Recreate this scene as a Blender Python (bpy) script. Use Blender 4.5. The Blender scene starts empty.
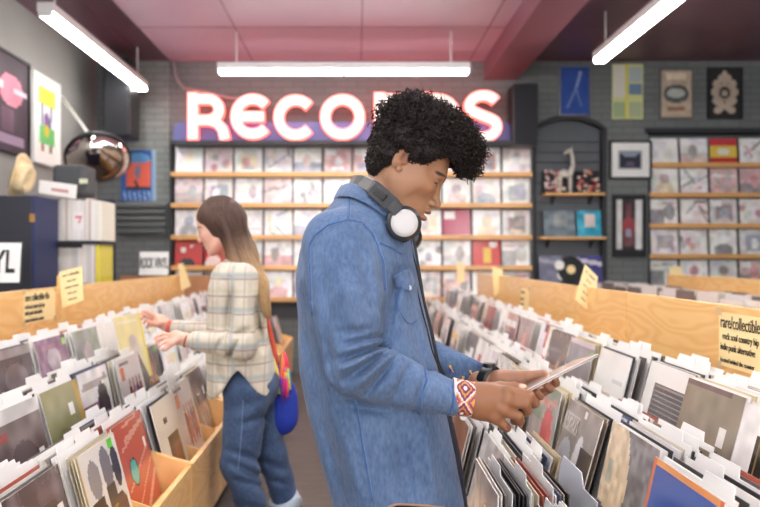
import bpy, bmesh, math, random
import numpy as np
from mathutils import Vector, Matrix
from mathutils.bvhtree import BVHTree
random.seed(7); np.random.seed(7)
C = bpy.context.scene.collection
PI = math.pi
R = math.radians
F, VX, VY, CZ = 740.0, 357.0, 257.0, 1.31      # lens measured from the photograph


def P(px, py, Y):
    return Vector(((px-VX)/F*Y, Y, CZ-(py-VY)/F*Y))


def lin(c):
    c = np.asarray(c, float)/255.0
    return np.where(c <= 0.04045, c/12.92, ((c+0.055)/1.055)**2.4)


# ---------------------------------------------------------------- materials
def nmat(name):
    m = bpy.data.materials.new(name); m.use_nodes = True
    nt = m.node_tree; b = nt.nodes['Principled BSDF']
    return m, nt, b


def mat(name, rgb, rough=0.6, metal=0.0, noise=0.0, nscale=8.0, bump=0.0, bscale=60.0, coat=0.0, emit=None, es=0.0,
        stretch=(1, 1, 1), sheen=0.0, spec=None):
    m, nt, b = nmat(name)
    col = tuple(lin(rgb))+(1,)
    b.inputs['Base Color'].default_value = col
    b.inputs['Roughness'].default_value = rough
    b.inputs['Metallic'].default_value = metal
    b.inputs['Coat Weight'].default_value = coat
    if spec is not None: b.inputs['Specular IOR Level'].default_value = spec
    if sheen: b.inputs['Sheen Weight'].default_value = sheen
    if emit is not None:
        b.inputs['Emission Color'].default_value = tuple(emit)+(1,)
        b.inputs['Emission Strength'].default_value = es
    tc = nt.nodes.new('ShaderNodeTexCoord'); mp = nt.nodes.new('ShaderNodeMapping')
    mp.inputs['Scale'].default_value = stretch
    nt.links.new(tc.outputs['Object'], mp.inputs['Vector'])
    if noise:
        n = nt.nodes.new('ShaderNodeTexNoise'); n.inputs['Scale'].default_value = nscale
        n.inputs['Detail'].default_value = 4
        nt.links.new(mp.outputs['Vector'], n.inputs['Vector'])
        r = nt.nodes.new('ShaderNodeMapRange')
        r.inputs['From Min'].default_value = .25; r.inputs['From Max'].default_value = .75
        r.inputs['To Min'].default_value = 1-noise; r.inputs['To Max'].default_value = 1+noise
        nt.links.new(n.outputs['Fac'], r.inputs['Value'])
        mx = nt.nodes.new('ShaderNodeVectorMath'); mx.operation = 'SCALE'
        mx.inputs[0].default_value = col[:3]
        nt.links.new(r.outputs['Result'], mx.inputs['Scale'])
        nt.links.new(mx.outputs['Vector'], b.inputs['Base Color'])
    if bump:
        n2 = nt.nodes.new('ShaderNodeTexNoise'); n2.inputs['Scale'].default_value = bscale
        n2.inputs['Detail'].default_value = 3
        nt.links.new(mp.outputs['Vector'], n2.inputs['Vector'])
        bp = nt.nodes.new('ShaderNodeBump'); bp.inputs['Strength'].default_value = bump
        bp.inputs['Distance'].default_value = 0.01
        nt.links.new(n2.outputs['Fac'], bp.inputs['Height'])
        nt.links.new(bp.outputs['Normal'], b.inputs['Normal'])
    return m


def vcmat(name, rough=0.4, coat=0.0, bump=0.0, bscale=300, spec=0.5, sss=0.0):
    m, nt, b = nmat(name)
    a = nt.nodes.new('ShaderNodeAttribute'); a.attribute_name = 'Col'
    nt.links.new(a.outputs['Color'], b.inputs['Base Color'])
    b.inputs['Roughness'].default_value = rough
    b.inputs['Coat Weight'].default_value = coat
    b.inputs['Coat Roughness'].default_value = .15
    b.inputs['Specular IOR Level'].default_value = spec
    if sss:
        b.inputs['Subsurface Weight'].default_value = sss
        b.inputs['Subsurface Scale'].default_value = .01
        b.inputs['Subsurface Radius'].default_value = (1, .35, .2)
    if bump:
        tc = nt.nodes.new('ShaderNodeTexCoord')
        n2 = nt.nodes.new('ShaderNodeTexNoise'); n2.inputs['Scale'].default_value = bscale
        nt.links.new(tc.outputs['Object'], n2.inputs['Vector'])
        bp = nt.nodes.new('ShaderNodeBump'); bp.inputs['Strength'].default_value = bump
        bp.inputs['Distance'].default_value = 0.002
        nt.links.new(n2.outputs['Fac'], bp.inputs['Height'])
        nt.links.new(bp.outputs['Normal'], b.inputs['Normal'])
    return m


def wood(name, c1, c2, rough=.35, axis='Y'):
    m, nt, b = nmat(name)
    tc = nt.nodes.new('ShaderNodeTexCoord'); mp = nt.nodes.new('ShaderNodeMapping')
    sc = {'Y': (3, .7, 3), 'X': (.7, 3, 3)}[axis]
    mp.inputs['Scale'].default_value = sc
    nt.links.new(tc.outputs['Object'], mp.inputs['Vector'])
    n = nt.nodes.new('ShaderNodeTexNoise'); n.inputs['Scale'].default_value = 1.6; n.inputs['Detail'].default_value = 2
    nt.links.new(mp.outputs['Vector'], n.inputs['Vector'])
    w = nt.nodes.new('ShaderNodeMath'); w.operation = 'MULTIPLY'; w.inputs[1].default_value = 95
    nt.links.new(n.outputs['Fac'], w.inputs[0])
    s = nt.nodes.new('ShaderNodeMath'); s.operation = 'SINE'
    nt.links.new(w.outputs[0], s.inputs[0])
    r = nt.nodes.new('ShaderNodeMapRange'); r.inputs['From Min'].default_value = -1
    r.inputs['To Min'].default_value = 0; r.inputs['To Max'].default_value = 1
    nt.links.new(s.outputs[0], r.inputs['Value'])
    mx = nt.nodes.new('ShaderNodeMix'); mx.data_type = 'RGBA'
    mx.inputs['A'].default_value = tuple(lin(c1))+(1,); mx.inputs['B'].default_value = tuple(lin(c2))+(1,)
    nt.links.new(r.outputs['Result'], mx.inputs['Factor'])
    nt.links.new(mx.outputs['Result'], b.inputs['Base Color'])
    b.inputs['Roughness'].default_value = rough; b.inputs['Coat Weight'].default_value = .3
    return m


def brick(name, c1, c2, cm, axis='XZ', sc=1.0):
    m, nt, b = nmat(name)
    tc = nt.nodes.new('ShaderNodeTexCoord'); sp = nt.nodes.new('ShaderNodeSeparateXYZ'); cb = nt.nodes.new('ShaderNodeCombineXYZ')
    nt.links.new(tc.outputs['Object'], sp.inputs[0])
    nt.links.new(sp.outputs[axis[0]], cb.inputs['X']); nt.links.new(sp.outputs[axis[1]], cb.inputs['Y'])
    t = nt.nodes.new('ShaderNodeTexBrick'); t.inputs['Scale'].default_value = 1.0/sc
    t.inputs['Brick Width'].default_value = .24; t.inputs['Row Height'].default_value = .075
    t.inputs['Mortar Size'].default_value = .006
    t.inputs['Color1'].default_value = tuple(lin(c1))+(1,); t.inputs['Color2'].default_value = tuple(lin(c2))+(1,)
    t.inputs['Mortar'].default_value = tuple(lin(cm))+(1,)
    nt.links.new(cb.outputs[0], t.inputs['Vector'])
    nt.links.new(t.outputs['Color'], b.inputs['Base Color'])
    bp = nt.nodes.new('ShaderNodeBump'); bp.inputs['Strength'].default_value = .5; bp.inputs['Distance'].default_value = .01; bp.invert = True
    nt.links.new(t.outputs['Fac'], bp.inputs['Height']); nt.links.new(bp.outputs['Normal'], b.inputs['Normal'])
    b.inputs['Roughness'].default_value = .6
    return m


M = {}
M['birch'] = wood('birch_ply', (244, 202, 136), (236, 186, 116))
M['birch_edge'] = mat('birch_edge', (238, 192, 128), .4, noise=.08, nscale=20)
M['pine'] = mat('pine_shelf', (226, 172, 108), .4, noise=.1, nscale=6, coat=.2)
M['sleeve'] = vcmat('printed_card', .38, coat=.35)
M['plastic_art'] = vcmat('printed_card_in_plastic', .25, coat=.9)
M['paper'] = vcmat('printed_paper', .6)
M['card'] = mat('white_card', (240, 240, 238), .5, noise=.03, nscale=9)
M['blue_card'] = mat('pale_card', (206, 210, 220), .45)
M['cream'] = mat('cream_paper', (248, 226, 170), .7, noise=.03)
M['ink'] = mat('black_ink', (18, 16, 18), .6)
M['red_ink'] = mat('red_ink', (170, 70, 60), .6)
M['denim'] = None
M['black_plastic'] = mat('black_plastic', (22, 23, 26), .35)
M['grey_plastic'] = mat('grey_plastic', (48, 50, 54), .6)
M['silver'] = mat('silver_disc', (186, 186, 186), .5, metal=.1, noise=.02)
M['metal'] = mat('white_metal', (225, 225, 225), .4)
M['steel'] = mat('steel', (160, 160, 165), .3, metal=1)
M['dark'] = mat('dark_paint', (46, 47, 52), .6)
M['darkgrey'] = mat('dark_grey_paint', (70, 73, 77), .6)
M['tube'] = mat('lit_tube_boosted', (255, 255, 255), .5, emit=(1, .97, .94), es=27)  # stronger glow, for the added fixtures out of view
M['tube_dim'] = mat('lit_tube_dimmed', (255, 255, 255), .5, emit=(1, .97, .94), es=15)  # same tube type, set dimmer where in view to lessen bleed
M['neon'] = mat('lit_letter_face', (120, 100, 96), .5, emit=(1, .82, .75), es=.8)
M['neonrim'] = mat('lit_letter_rim', (250, 90, 70), .5, emit=(1, .15, .12), es=1.6)
M['signblue'] = mat('blue_sign_board', (84, 92, 150), .5, noise=.1, nscale=3)
M['black_frame'] = mat('black_frame', (24, 24, 26), .4)
M['white_frame'] = mat('white_frame', (235, 235, 232), .4)
M['straw'] = mat('straw', (240, 218, 174), .8, noise=.12, nscale=40, bump=.3, bscale=120)
M['tee'] = mat('navy_tee', (24, 28, 48), .85, bump=.2, bscale=90)
M['pants'] = mat('black_trousers', (30, 28, 30), .85)
M['shoe'] = mat('dark_shoe', (40, 36, 36), .6)
M['sole'] = mat('white_rubber', (220, 216, 208), .6)
M['bagblue'] = mat('blue_cloth', (24, 52, 160), .8, noise=.1, bump=.3, bscale=80)


def wallmat(name, rgb, **k): return mat(name, rgb, **k)


# ---------------------------------------------------------------- mesh helpers
class MB:
    def __init__(s): s.v = []; s.f = []; s.c = []; s.cur = None

    def add(s, vs, fs, col=None):
        o = len(s.v); s.v += [tuple(v) for v in vs]; s.f += [tuple(i+o for i in f) for f in fs]
        s.c += [col]*len(fs); return s

    def box(s, x0, x1, y0, y1, z0, z1, col=None):
        v = [(x0, y0, z0), (x1, y0, z0), (x1, y1, z0), (x0, y1, z0), (x0, y0, z1), (x1, y0, z1), (x1, y1, z1), (x0, y1, z1)]
        f = [(0, 3, 2, 1), (4, 5, 6, 7), (0, 1, 5, 4), (1, 2, 6, 5), (2, 3, 7, 6), (3, 0, 4, 7)]
        return s.add(v, f, col)

    def prism(s, pts, axis, a, b, col=None):
        """polygon pts in the two other axes, extruded along axis from a to b"""
        def mk(p, t):
            if axis == 'x': return (t, p[0], p[1])
            if axis == 'y': return (p[0], t, p[1])
            return (p[0], p[1], t)
        n = len(pts); v = [mk(p, a) for p in pts]+[mk(p, b) for p in pts]
        f = [tuple(range(n)), tuple(range(2*n-1, n-1, -1))]
        f += [(i, i+n, (i+1) % n+n, (i+1) % n) for i in range(n)]
        return s.add(v, f, col)

    def tube(s, pts, r, n=8, col=None, closed=False, ru=None):
        pts = [Vector(p) for p in pts]; m = len(pts)
        rs = r if isinstance(r, (list, tuple)) else [r]*m
        vs = []; up = None
        for i, p in enumerate(pts):
            if closed: t = pts[(i+1) % m]-pts[i-1]
            else: t = pts[min(i+1, m-1)]-pts[max(i-1, 0)]
            if t.length < 1e-9: t = Vector((0, 0, 1))
            t.normalize()
            if up is None:
                up = Vector((0, 0, 1)) if abs(t.z) < .9 else Vector((1, 0, 0))
            a = (up-t*up.dot(t)); 
            if a.length < 1e-6: a = t.orthogonal()
            a.normalize(); up = a; b = t.cross(a)
            for k in range(n):
                th = 2*PI*k/n
                vs.append(p+(a*math.cos(th)+b*math.sin(th)*(ru or 1))*rs[i])
        fs = []
        for i in range(m if closed else m-1):
            j = (i+1) % m
            for k in range(n):
                k2 = (k+1) % n
                fs.append((i*n+k, i*n+k2, j*n+k2, j*n+k))
        if not closed:
            fs.append(tuple(range(n-1, -1, -1))); fs.append(tuple((m-1)*n+k for k in range(n)))
        return s.add(vs, fs, col)

    def disc(s, c, axis, r, t, n=32, col=None, r2=None):
        """short cylinder centred on c with the given axis vector, thickness t"""
        a = Vector(axis).normalized()
        c = Vector(c)
        return s.tube([c-a*t/2, c+a*t/2], [r, r2 or r], n, col)

    def lathe(s, c, prof, n=24, col=None, axis=(0, 0, 1)):
        a = Vector(axis).normalized(); c = Vector(c)
        return s.tube([c+a*h for r, h in prof], [max(r, 1e-4) for r, h in prof], n, col)

    def build(s, name, m, parent=None, smooth=False, loc=None, bevel=0):
        me = bpy.data.meshes.new(name)
        off = Vector(loc) if loc is not None else Vector((0, 0, 0))
        me.from_pydata([tuple(Vector(v)-off) for v in s.v], [], s.f)
        bm = bmesh.new(); bm.from_mesh(me); bmesh.ops.recalc_face_normals(bm, faces=bm.faces); bm.to_mesh(me); bm.free()
        if any(c is not None for c in s.c):
            at = me.attributes.new('Col', 'FLOAT_COLOR', 'CORNER')
            arr = np.ones((len(me.loops), 4), np.float32)
            for p, c in zip(me.polygons, s.c):
                if c is not None: arr[p.loop_start:p.loop_start+p.loop_total, :3] = lin(c)
            at.data.foreach_set('color', arr.ravel())
        me.materials.append(m)
        if smooth: me.polygons.foreach_set('use_smooth', [True]*len(me.polygons))
        o = bpy.data.objects.new(name, me); C.objects.link(o)
        o.location = off
        if bevel:
            b = o.modifiers.new('b', 'BEVEL'); b.width = bevel; b.segments = 2; b.limit_method = 'ANGLE'
        if parent is not None:
            o.parent = parent
            o.location = off-pworld(parent)
        return o


def pworld(o):
    v = Vector((0, 0, 0))
    while o is not None:
        v += Vector(o.location); o = o.parent
    return v


def tag(o, label=None, cat=None, group=None, kind=None):
    if label: o['label'] = label
    if cat: o['category'] = cat
    if group: o['group'] = group
    if kind: o['kind'] = kind
    return o


def empty(name, loc, label=None, cat=None, group=None):
    o = bpy.data.objects.new(name, None); C.objects.link(o); o.location = loc; o.empty_display_size = .1
    return tag(o, label, cat, group)


def struct(o): o['kind'] = 'structure'; return o


# ---------------------------------------------------------------- pictures as coloured faces
def art(n, bg, m=None):
    a = np.zeros((m or n, n, 3)); a[:] = bg; return a


def grid(a):
    h, w = a.shape[:2]
    y, x = np.mgrid[0:h, 0:w]
    return (x+.5)/w, (y+.5)/h


def rect(a, x0, y0, x1, y1, c):
    x, y = grid(a); a[(x >= x0) & (x < x1) & (y >= y0) & (y < y1)] = c; return a


def oval(a, cx, cy, rx, ry, c):
    x, y = grid(a); a[((x-cx)/rx)**2+((y-cy)/ry)**2 < 1] = c; return a


def line(a, x0, y0, x1, y1, w, c):
    x, y = grid(a); dx, dy = x1-x0, y1-y0; L = dx*dx+dy*dy
    t = np.clip(((x-x0)*dx+(y-y0)*dy)/L, 0, 1)
    a[(x-x0-t*dx)**2+(y-y0-t*dy)**2 < w*w/4] = c; return a


def smooth_noise(h, w, cells, rng):
    g = rng.random((cells+2, cells+2))
    y = np.linspace(0, cells, h, endpoint=False); x = np.linspace(0, cells, w, endpoint=False)
    yi = y.astype(int); xi = x.astype(int); fy = (y-yi)[:, None]; fx = (x-xi)[None, :]
    fy = fy*fy*(3-2*fy); fx = fx*fx*(3-2*fx)
    g00 = g[yi][:, xi]; g01 = g[yi][:, xi+1]; g10 = g[yi+1][:, xi]; g11 = g[yi+1][:, xi+1]
    return (g00*(1-fx)+g01*fx)*(1-fy)+(g10*(1-fx)+g11*fx)*fy


def mottle(a, amp, cells, rng):
    n = smooth_noise(a.shape[0], a.shape[1], cells, rng)-.5
    a += (n*amp*2)[..., None]; return np.clip(a, 0, 255)


WALLPAL = [(236, 232, 230), (244, 242, 240), (228, 220, 218), (214, 208, 206), (238, 226, 222), (232, 232, 236),
           (222, 180, 178), (196, 190, 190), (206, 120, 118), (240, 214, 206)]


def rand_art(rng, n=18, pal='wall'):
    if pal == 'wall':
        bg = np.array(WALLPAL[rng.integers(len(WALLPAL))], float)
    else:
        P_ = [(232, 230, 228), (200, 196, 192), (120, 112, 112), (60, 58, 62), (220, 206, 188), (170, 150, 150), (236, 234, 236),
              (148, 60, 60), (90, 110, 140), (150, 160, 150), (210, 170, 160), (238, 236, 230)]
        bg = np.array(P_[rng.integers(len(P_))], float)
    a = art(n, bg)
    acc = [(196, 60, 66), (60, 58, 66), (120, 118, 124), (216, 150, 140), (238, 236, 236), (150, 110, 120), (96, 110, 150), (232, 200, 120),
           (180, 170, 170), (90, 60, 60)]
    k = rng.integers(6)
    c = [np.array(acc[i], float) for i in rng.integers(0, len(acc), 4)]
    if k == 0:
        oval(a, .5, .4, .18, .2, c[0]); oval(a, .5, .85, .36, .3, c[1])
    elif k == 1:
        rect(a, .2, .25, .85, .85, c[0]); oval(a, .4+.2*rng.random(), .55, .14, .2, c[1]); rect(a, .3, .7, .7, .85, c[3])
    elif k == 2:
        for i in range(4): line(a, rng.random(), rng.random(), rng.random(), rng.random(), .08, c[i])
    elif k == 3:
        rect(a, 0, .55, 1, 1, c[0]); oval(a, .35+.3*rng.random(), .5, .16, .26, c[1])
    elif k == 4:
        for i in range(5): oval(a, rng.random(), .3+.6*rng.random(), .12, .14, c[i % 4])
    else:
        rect(a, 0, .4, .5, 1, c[2]); oval(a, .7, .5, .2, .3, c[0]); line(a, .1, .2, .9, .15, .08, c[3])
    if pal == 'wall':
        g_m = a.mean(2, keepdims=True); a = a*.7+g_m*.3; a = a*.5+252*.5
        if rng.random() < .45: rect(a, .04, .03, .46, .3, (250, 250, 250))
    for ch in range(3): a[..., ch] += (smooth_noise(a.shape[0], a.shape[1], 4, rng)-.5)*14
    return mottle(a, 22, 6, rng)


def mean_word(a):
    m = a.reshape(-1, 3).mean(0); r, g, b = m
    L = m.mean(); s = m.max()-m.min()
    if s < 16:
        return 'white' if L > 215 else 'pale grey' if L > 170 else 'grey' if L > 100 else 'black'
    if r >= g and r >= b:
        if g > b+12: base = 'cream' if L > 200 else 'tan' if L > 130 else 'brown'
        else: base = 'pale pink' if L > 200 else 'dusty pink' if L > 150 else 'red'
        return base
    if b >= r: return 'pale blue' if L > 170 else 'blue'
    return 'pale green' if L > 170 else 'green'


def sleeve_mesh(name, a, W=.31, H=.31, T=.0035, edge=(226, 222, 216), back=(210, 206, 200), m=None):
    """upright sleeve standing on its origin; the picture is on its -x side"""
    h, w = a.shape[:2]
    ys = np.linspace(W/2, -W/2, w+1); zs = np.linspace(H, 0, h+1)
    v = [(-T/2, y, z) for z in zs for y in ys]
    f = [(r*(w+1)+c, (r+1)*(w+1)+c, (r+1)*(w+1)+c+1, r*(w+1)+c+1) for r in range(h) for c in range(w)]
    cols = [a[r, c] for r in range(h) for c in range(w)]
    o = len(v); v += [(-T/2, W/2, 0), (T/2, W/2, 0), (T/2, -W/2, 0), (-T/2, -W/2, 0), (-T/2, W/2, H), (T/2, W/2, H), (T/2, -W/2, H), (-T/2, -W/2, H)]
    for q, c in (((1, 2, 6, 5), back), ((0, 1, 5, 4), edge), ((2, 3, 7, 6), edge), ((4, 5, 6, 7), edge), ((0, 3, 2, 1), edge)):
        f.append(tuple(o+i for i in q)); cols.append(c)
    me = bpy.data.meshes.new(name); me.from_pydata(v, [], f)
    at = me.attributes.new('Col', 'FLOAT_COLOR', 'CORNER')
    arr = np.ones((len(f), 4, 4), np.float32); arr[:, :, :3] = lin(np.array(cols))[:, None, :]
    at.data.foreach_set('color', arr.ravel())
    me.materials.append(m or M['sleeve'])
    return me


def place(name, me, loc, rot, label=None, cat=None, group=None, parent=None):
    o = bpy.data.objects.new(name, me); C.objects.link(o); o.location = loc; o.rotation_euler = rot
    if parent is not None: o.parent = parent
    return tag(o, label, cat, group)


def text(body, size, m, loc, rot, parent=None, name='lettering', ext=.0008, align='CENTER', sx=1.0, bold=0.0):
    cu = bpy.data.curves.new(name, 'FONT'); cu.body = body; cu.size = size; cu.extrude = ext; cu.align_x = align; cu.align_y = 'CENTER'
    cu.offset = bold
    t = bpy.data.objects.new('tmp_text', cu); C.objects.link(t)
    bpy.context.view_layer.update()
    me = bpy.data.meshes.new_from_object(t.evaluated_get(bpy.context.evaluated_depsgraph_get()))
    bpy.data.objects.remove(t)
    me.name = name; me.materials.clear(); me.materials.append(m)
    o = bpy.data.objects.new(name, me); C.objects.link(o); o.rotation_euler = rot; o.scale = (sx, 1, 1)
    o.location = Vector(loc)-(pworld(parent) if parent is not None else Vector((0, 0, 0)))
    if parent is not None: o.parent = parent
    return o

# ================================================================= ROOM
XL, XR, YF, YB, ZT = -2.94, 5.0, -4.2, 8.35, 3.52
M['floor'] = mat('carpet', (104, 94, 90), .9, noise=.22, nscale=3.0, stretch=(1, 9, 1), bump=.3, bscale=160)
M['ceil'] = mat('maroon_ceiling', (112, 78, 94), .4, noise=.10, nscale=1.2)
M['wallg'] = brick('painted_brick_grey', (118, 122, 122), (110, 114, 114), (94, 98, 98))
M['wallp'] = mat('painted_wall', (150, 150, 146), .6, noise=.06, nscale=2)
M['beam'] = mat('red_beam', (146, 92, 106), .35, noise=.05, nscale=2)

struct(MB().box(XL-.1, XR+.1, YF-.1, YB+.1, -.1, 0).build('floor', M['floor']))
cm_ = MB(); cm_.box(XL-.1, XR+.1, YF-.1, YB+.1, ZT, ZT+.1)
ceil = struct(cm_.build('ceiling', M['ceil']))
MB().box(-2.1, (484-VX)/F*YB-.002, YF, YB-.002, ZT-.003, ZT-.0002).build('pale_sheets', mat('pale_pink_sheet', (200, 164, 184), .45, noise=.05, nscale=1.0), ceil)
# ceiling sheet seams
sm = MB()
for i in range(7): sm.box(XL, XR, 1.0+i*1.22, 1.012+i*1.22, ZT-.006, ZT-.0032)
for i in range(6): sm.box(-2.4+i*1.22, -2.388+i*1.22, .5, YB, ZT-.006, ZT-.0032)
M['seam'] = mat('seam', (140, 96, 112), .6)
sm.build('sheet_seam', M['seam'], ceil)
wb = MB()
# back wall with two recesses: arched niche and right shelf recess
wb.box(XL-.1, XR+.1, YB+.14, YB+.3, 0, ZT)
def zz(py, Y=YB): return CZ-(py-VY)/F*Y
def xx(px, Y=YB): return (px-VX)/F*Y
nx0, nx1, nz1 = xx(533), xx(606), zz(114)
rx0, rx1, rz0, rz1 = xx(648), XR, .1, zz(133)
wb.box(XL, nx0, YB, YB+.139, 0, ZT)
wb.box(nx1, rx0, YB, YB+.139, 0, ZT)
wb.box(rx0, XR, YB, YB+.139, rz1, ZT)
# arch top
pts = [(nx0, nz1-.16)]
for i in range(13):
    t = i/12; pts.append((nx0+(nx1-nx0)*t, nz1-.16+.16*math.sin(PI*t)**.7))
pts += [(nx1, nz1-.16), (nx1, ZT), (nx0, ZT)]
ptsf = []
for p in pts:
    if not ptsf or (abs(p[0]-ptsf[-1][0])+abs(p[1]-ptsf[-1][1])) > 1e-5: ptsf.append(p)
wb.prism(ptsf, 'y', YB, YB+.139)
struct(wb.build('wall_back', M['wallg']))
struct(MB().box(XL-.1, XL, YF, YB+.14, 0, ZT).build('wall_left', M['wallp']))
struct(MB().box(XR, XR+.1, YF, YB+.14, 0, ZT).build('wall_right', M['wallg']))
# front wall with shop windows behind the camera
fw = MB(); fw.box(XL-.1, XR+.1, YF-.1, YF, 0, .5).box(XL-.1, XR+.1, YF-.1, YF, 2.9, ZT)
for a_, b_ in ((XL-.1, XL+.3), (.6, 1.0), (XR-.4, XR+.1)): fw.box(a_, b_, YF-.1, YF, .5, 2.9)
struct(fw.build('wall_front', M['wallp']))
gm, gnt, gb = nmat('window_glass'); gb.inputs['Transmission Weight'].default_value = 1; gb.inputs['Roughness'].default_value = 0; gb.inputs['IOR'].default_value = 1.01
for i, (a_, b_) in enumerate(((XL+.3, .6), (1.0, XR-.4))):
    f_ = MB().box(a_, b_, YF-.09, YF-.02, .5, .56).box(a_, b_, YF-.09, YF-.02, 2.84, 2.9).box(a_, a_+.06, YF-.09, YF-.02, .56, 2.84).box(b_-.06, b_, YF-.09, YF-.02, .56, 2.84).build('window_%d' % (i+1), M['black_frame'])
    struct(f_)
    MB().box(a_+.06, b_-.06, YF-.06, YF-.054, .56, 2.84).build('pane', gm, f_)
# beam under the ceiling
struct(MB().box(xx(484), xx(517), .2, YB, ZT-.21, ZT).build('trim_1', M['beam']))
# frame strip over the right shelf recess and around the niche
struct(MB().box(rx0-.03, XR, YB-.03, YB+.13, rz1-.0, rz1+.05).build('trim_2', M['dark']))
nf = MB()
for i in range(14):
    t0, t1 = i/14, (i+1)/14
    za = nz1-.17+.16*math.sin(PI*t0)**.7 if 0 < t0 < 1 else nz1-.17; zb = nz1-.17+.16*math.sin(PI*t1)**.7 if 0 < t1 < 1 else nz1-.17
    xa, xb = nx0+(nx1-nx0)*t0, nx0+(nx1-nx0)*t1
    nf.prism([(xa, za-.05), (xb, zb-.05), (xb, zb+.0), (xa, za+.0)], 'y', YB-.03, YB+.05)
nf.box(nx1-.05, nx1, YB-.03, YB+.05, .4, nz1-.17).box(nx0, nx0+.03, YB-.03, YB+.05, .4, nz1-.17)
struct(nf.build('trim_3', M['dark']))
# roller slats in the niche back
sl = MB()
sl.box(nx0, nx1, YB+.125, YB+.139, .3, nz1)
for i in range(8):
    z = nz1-.30-i*.115
    sl.box(nx0+.03, nx1-.05, YB+.085, YB+.125, z, z+.095)
struct(sl.build('trim_4', mat('slat_grey', (92, 96, 102), .5)))
# left arched blind opening with horizontal slats
ax0, ax1, az0, az1 = xx(108), xx(169), zz(237), zz(203)
ap = [(ax0, az1), (ax1, az1), (ax1, az0)]
for i in range(7):
    t = i/6*PI/2; ap.append((ax0+.25-.25*math.sin(t), az0+.25-.25*math.cos(t)))
pl = MB(); pl.prism([(p[0], p[1]) for p in ap], 'y', YB-.03, YB)
for i in range(5):
    z = az1-.012-i*.072
    pl.prism([(ax0+.03+.02*i, z-.045), (ax1-.02, z-.045), (ax1-.02, z), (ax0+.02+.015*i, z)], 'y', YB-.09, YB-.03)
struct(pl.build('trim_5', mat('slat_paint', (104, 108, 108), .55), bevel=.012))
# column at the left of the back wall and its darker return
struct(MB().box(xx(128), xx(170), YB-.02, YB, zz(203), ZT).build('trim_6', brick('painted_brick_pale', (140, 145, 142), (130, 135, 132), (110, 114, 112))))
# ---------- conduit
tag(MB().tube([P(174, 62, 8.25), P(176, 78, 8.25), P(184, 88, 8.25), P(205, 92, 8.25), P(232, 98, 8.25), P(262, 100, 8.25)], .022, 8).build('cable_conduit', mat('conduit', (150, 142, 142), .5), smooth=True), 'pale bent conduit running from the ceiling behind the lit sign', 'conduit')

# ================================================================= LIGHT FITTINGS
def fluorescent(a, b, label, tube='tube'):
    a = Vector(a); b = Vector(b); d = (b-a); L = d.length; d.normalize(); s = Vector((-d.y, d.x, 0))
    mid = (a+b)/2
    e = empty('fluorescent_light', (mid.x, mid.y, a.z+.03), label, 'light', 'suspended fluorescent lights')
    def hb(w, z0, z1, l0, l1):
        m_ = MB(); vs = []
        for z in (z0, z1):
            for l, q in ((l0, -w), (l1, -w), (l1, w), (l0, w)):
                p = a+d*l+s*q; vs.append((p.x, p.y, z))
        m_.add(vs, [(0, 3, 2, 1), (4, 5, 6, 7), (0, 1, 5, 4), (1, 2, 6, 5), (2, 3, 7, 6), (3, 0, 4, 7)]); return m_
    hb(.06, a.z+.02, a.z+.085, 0, L).build('housing', M['metal'], e, loc=e.location)
    for k in range(2):
        for q in (-.035, .035):
            p0 = a+d*(L/2*k+.02)+s*q; p1 = a+d*(L/2*(k+1)-.02)+s*q
            MB().tube([p0, p1], .019, 10).build('tube', M[tube], e, smooth=True, loc=e.location)
    for k in (0, .5, 1):
        hb(.05, a.z-.018, a.z+.02, max(0, L*k-.018), min(L, L*k+.018)).build('end_cap', M['metal'], e, loc=e.location)
    for l in (.18, L-.18):
        p = a+d*l
        MB().tube([(p.x, p.y, a.z+.085), (p.x, p.y, ZT)], .008, 6).build('suspension_rod', M['metal'], e, loc=e.location)
    return e

ZL = 3.12
fluorescent((-2.32, 5.5, ZL), (-2.32, 8.0, ZL), 'long white fluorescent light hanging near the left wall', 'tube_dim')
fluorescent((2.24, 4.35, ZL), (2.24, 6.85, ZL), 'long white fluorescent light hanging at right of the red beam', 'tube_dim')
fluorescent((-1.36, 7.25, ZL), (1.10, 7.25, ZL), 'white fluorescent light hanging crosswise in front of the lit sign', 'tube_dim')
fluorescent((-2.32, 1.4, ZL), (-2.32, 3.9, ZL), 'added unseen fluorescent light over the left rack, nearest the left posters')  # from here on: unseen fixtures added to light the room
fluorescent((-.2, -.9, ZL), (-.2, 1.6, ZL), 'added unseen fluorescent light over the aisle behind the viewer')
fluorescent((-1.2, 2.9, ZL), (1.26, 2.9, ZL), 'added unseen fluorescent light crosswise over the aisle above the man')
fluorescent((-1.2, 4.75, ZL+.06), (1.26, 4.75, ZL+.06), 'added unseen fluorescent light crosswise over the aisle above the woman')
fluorescent((2.24, .4, ZL), (2.24, 2.9, ZL), 'added unseen fluorescent light over the right rack, nearer than the visible one')
fluorescent((2.24, -3.2, ZL), (2.24, -.7, ZL), 'added unseen fluorescent light at the front right of the shop')
fluorescent((-2.0, -3.2, ZL), (-2.0, -.7, ZL), 'added unseen fluorescent light at the front left of the shop')

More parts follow.
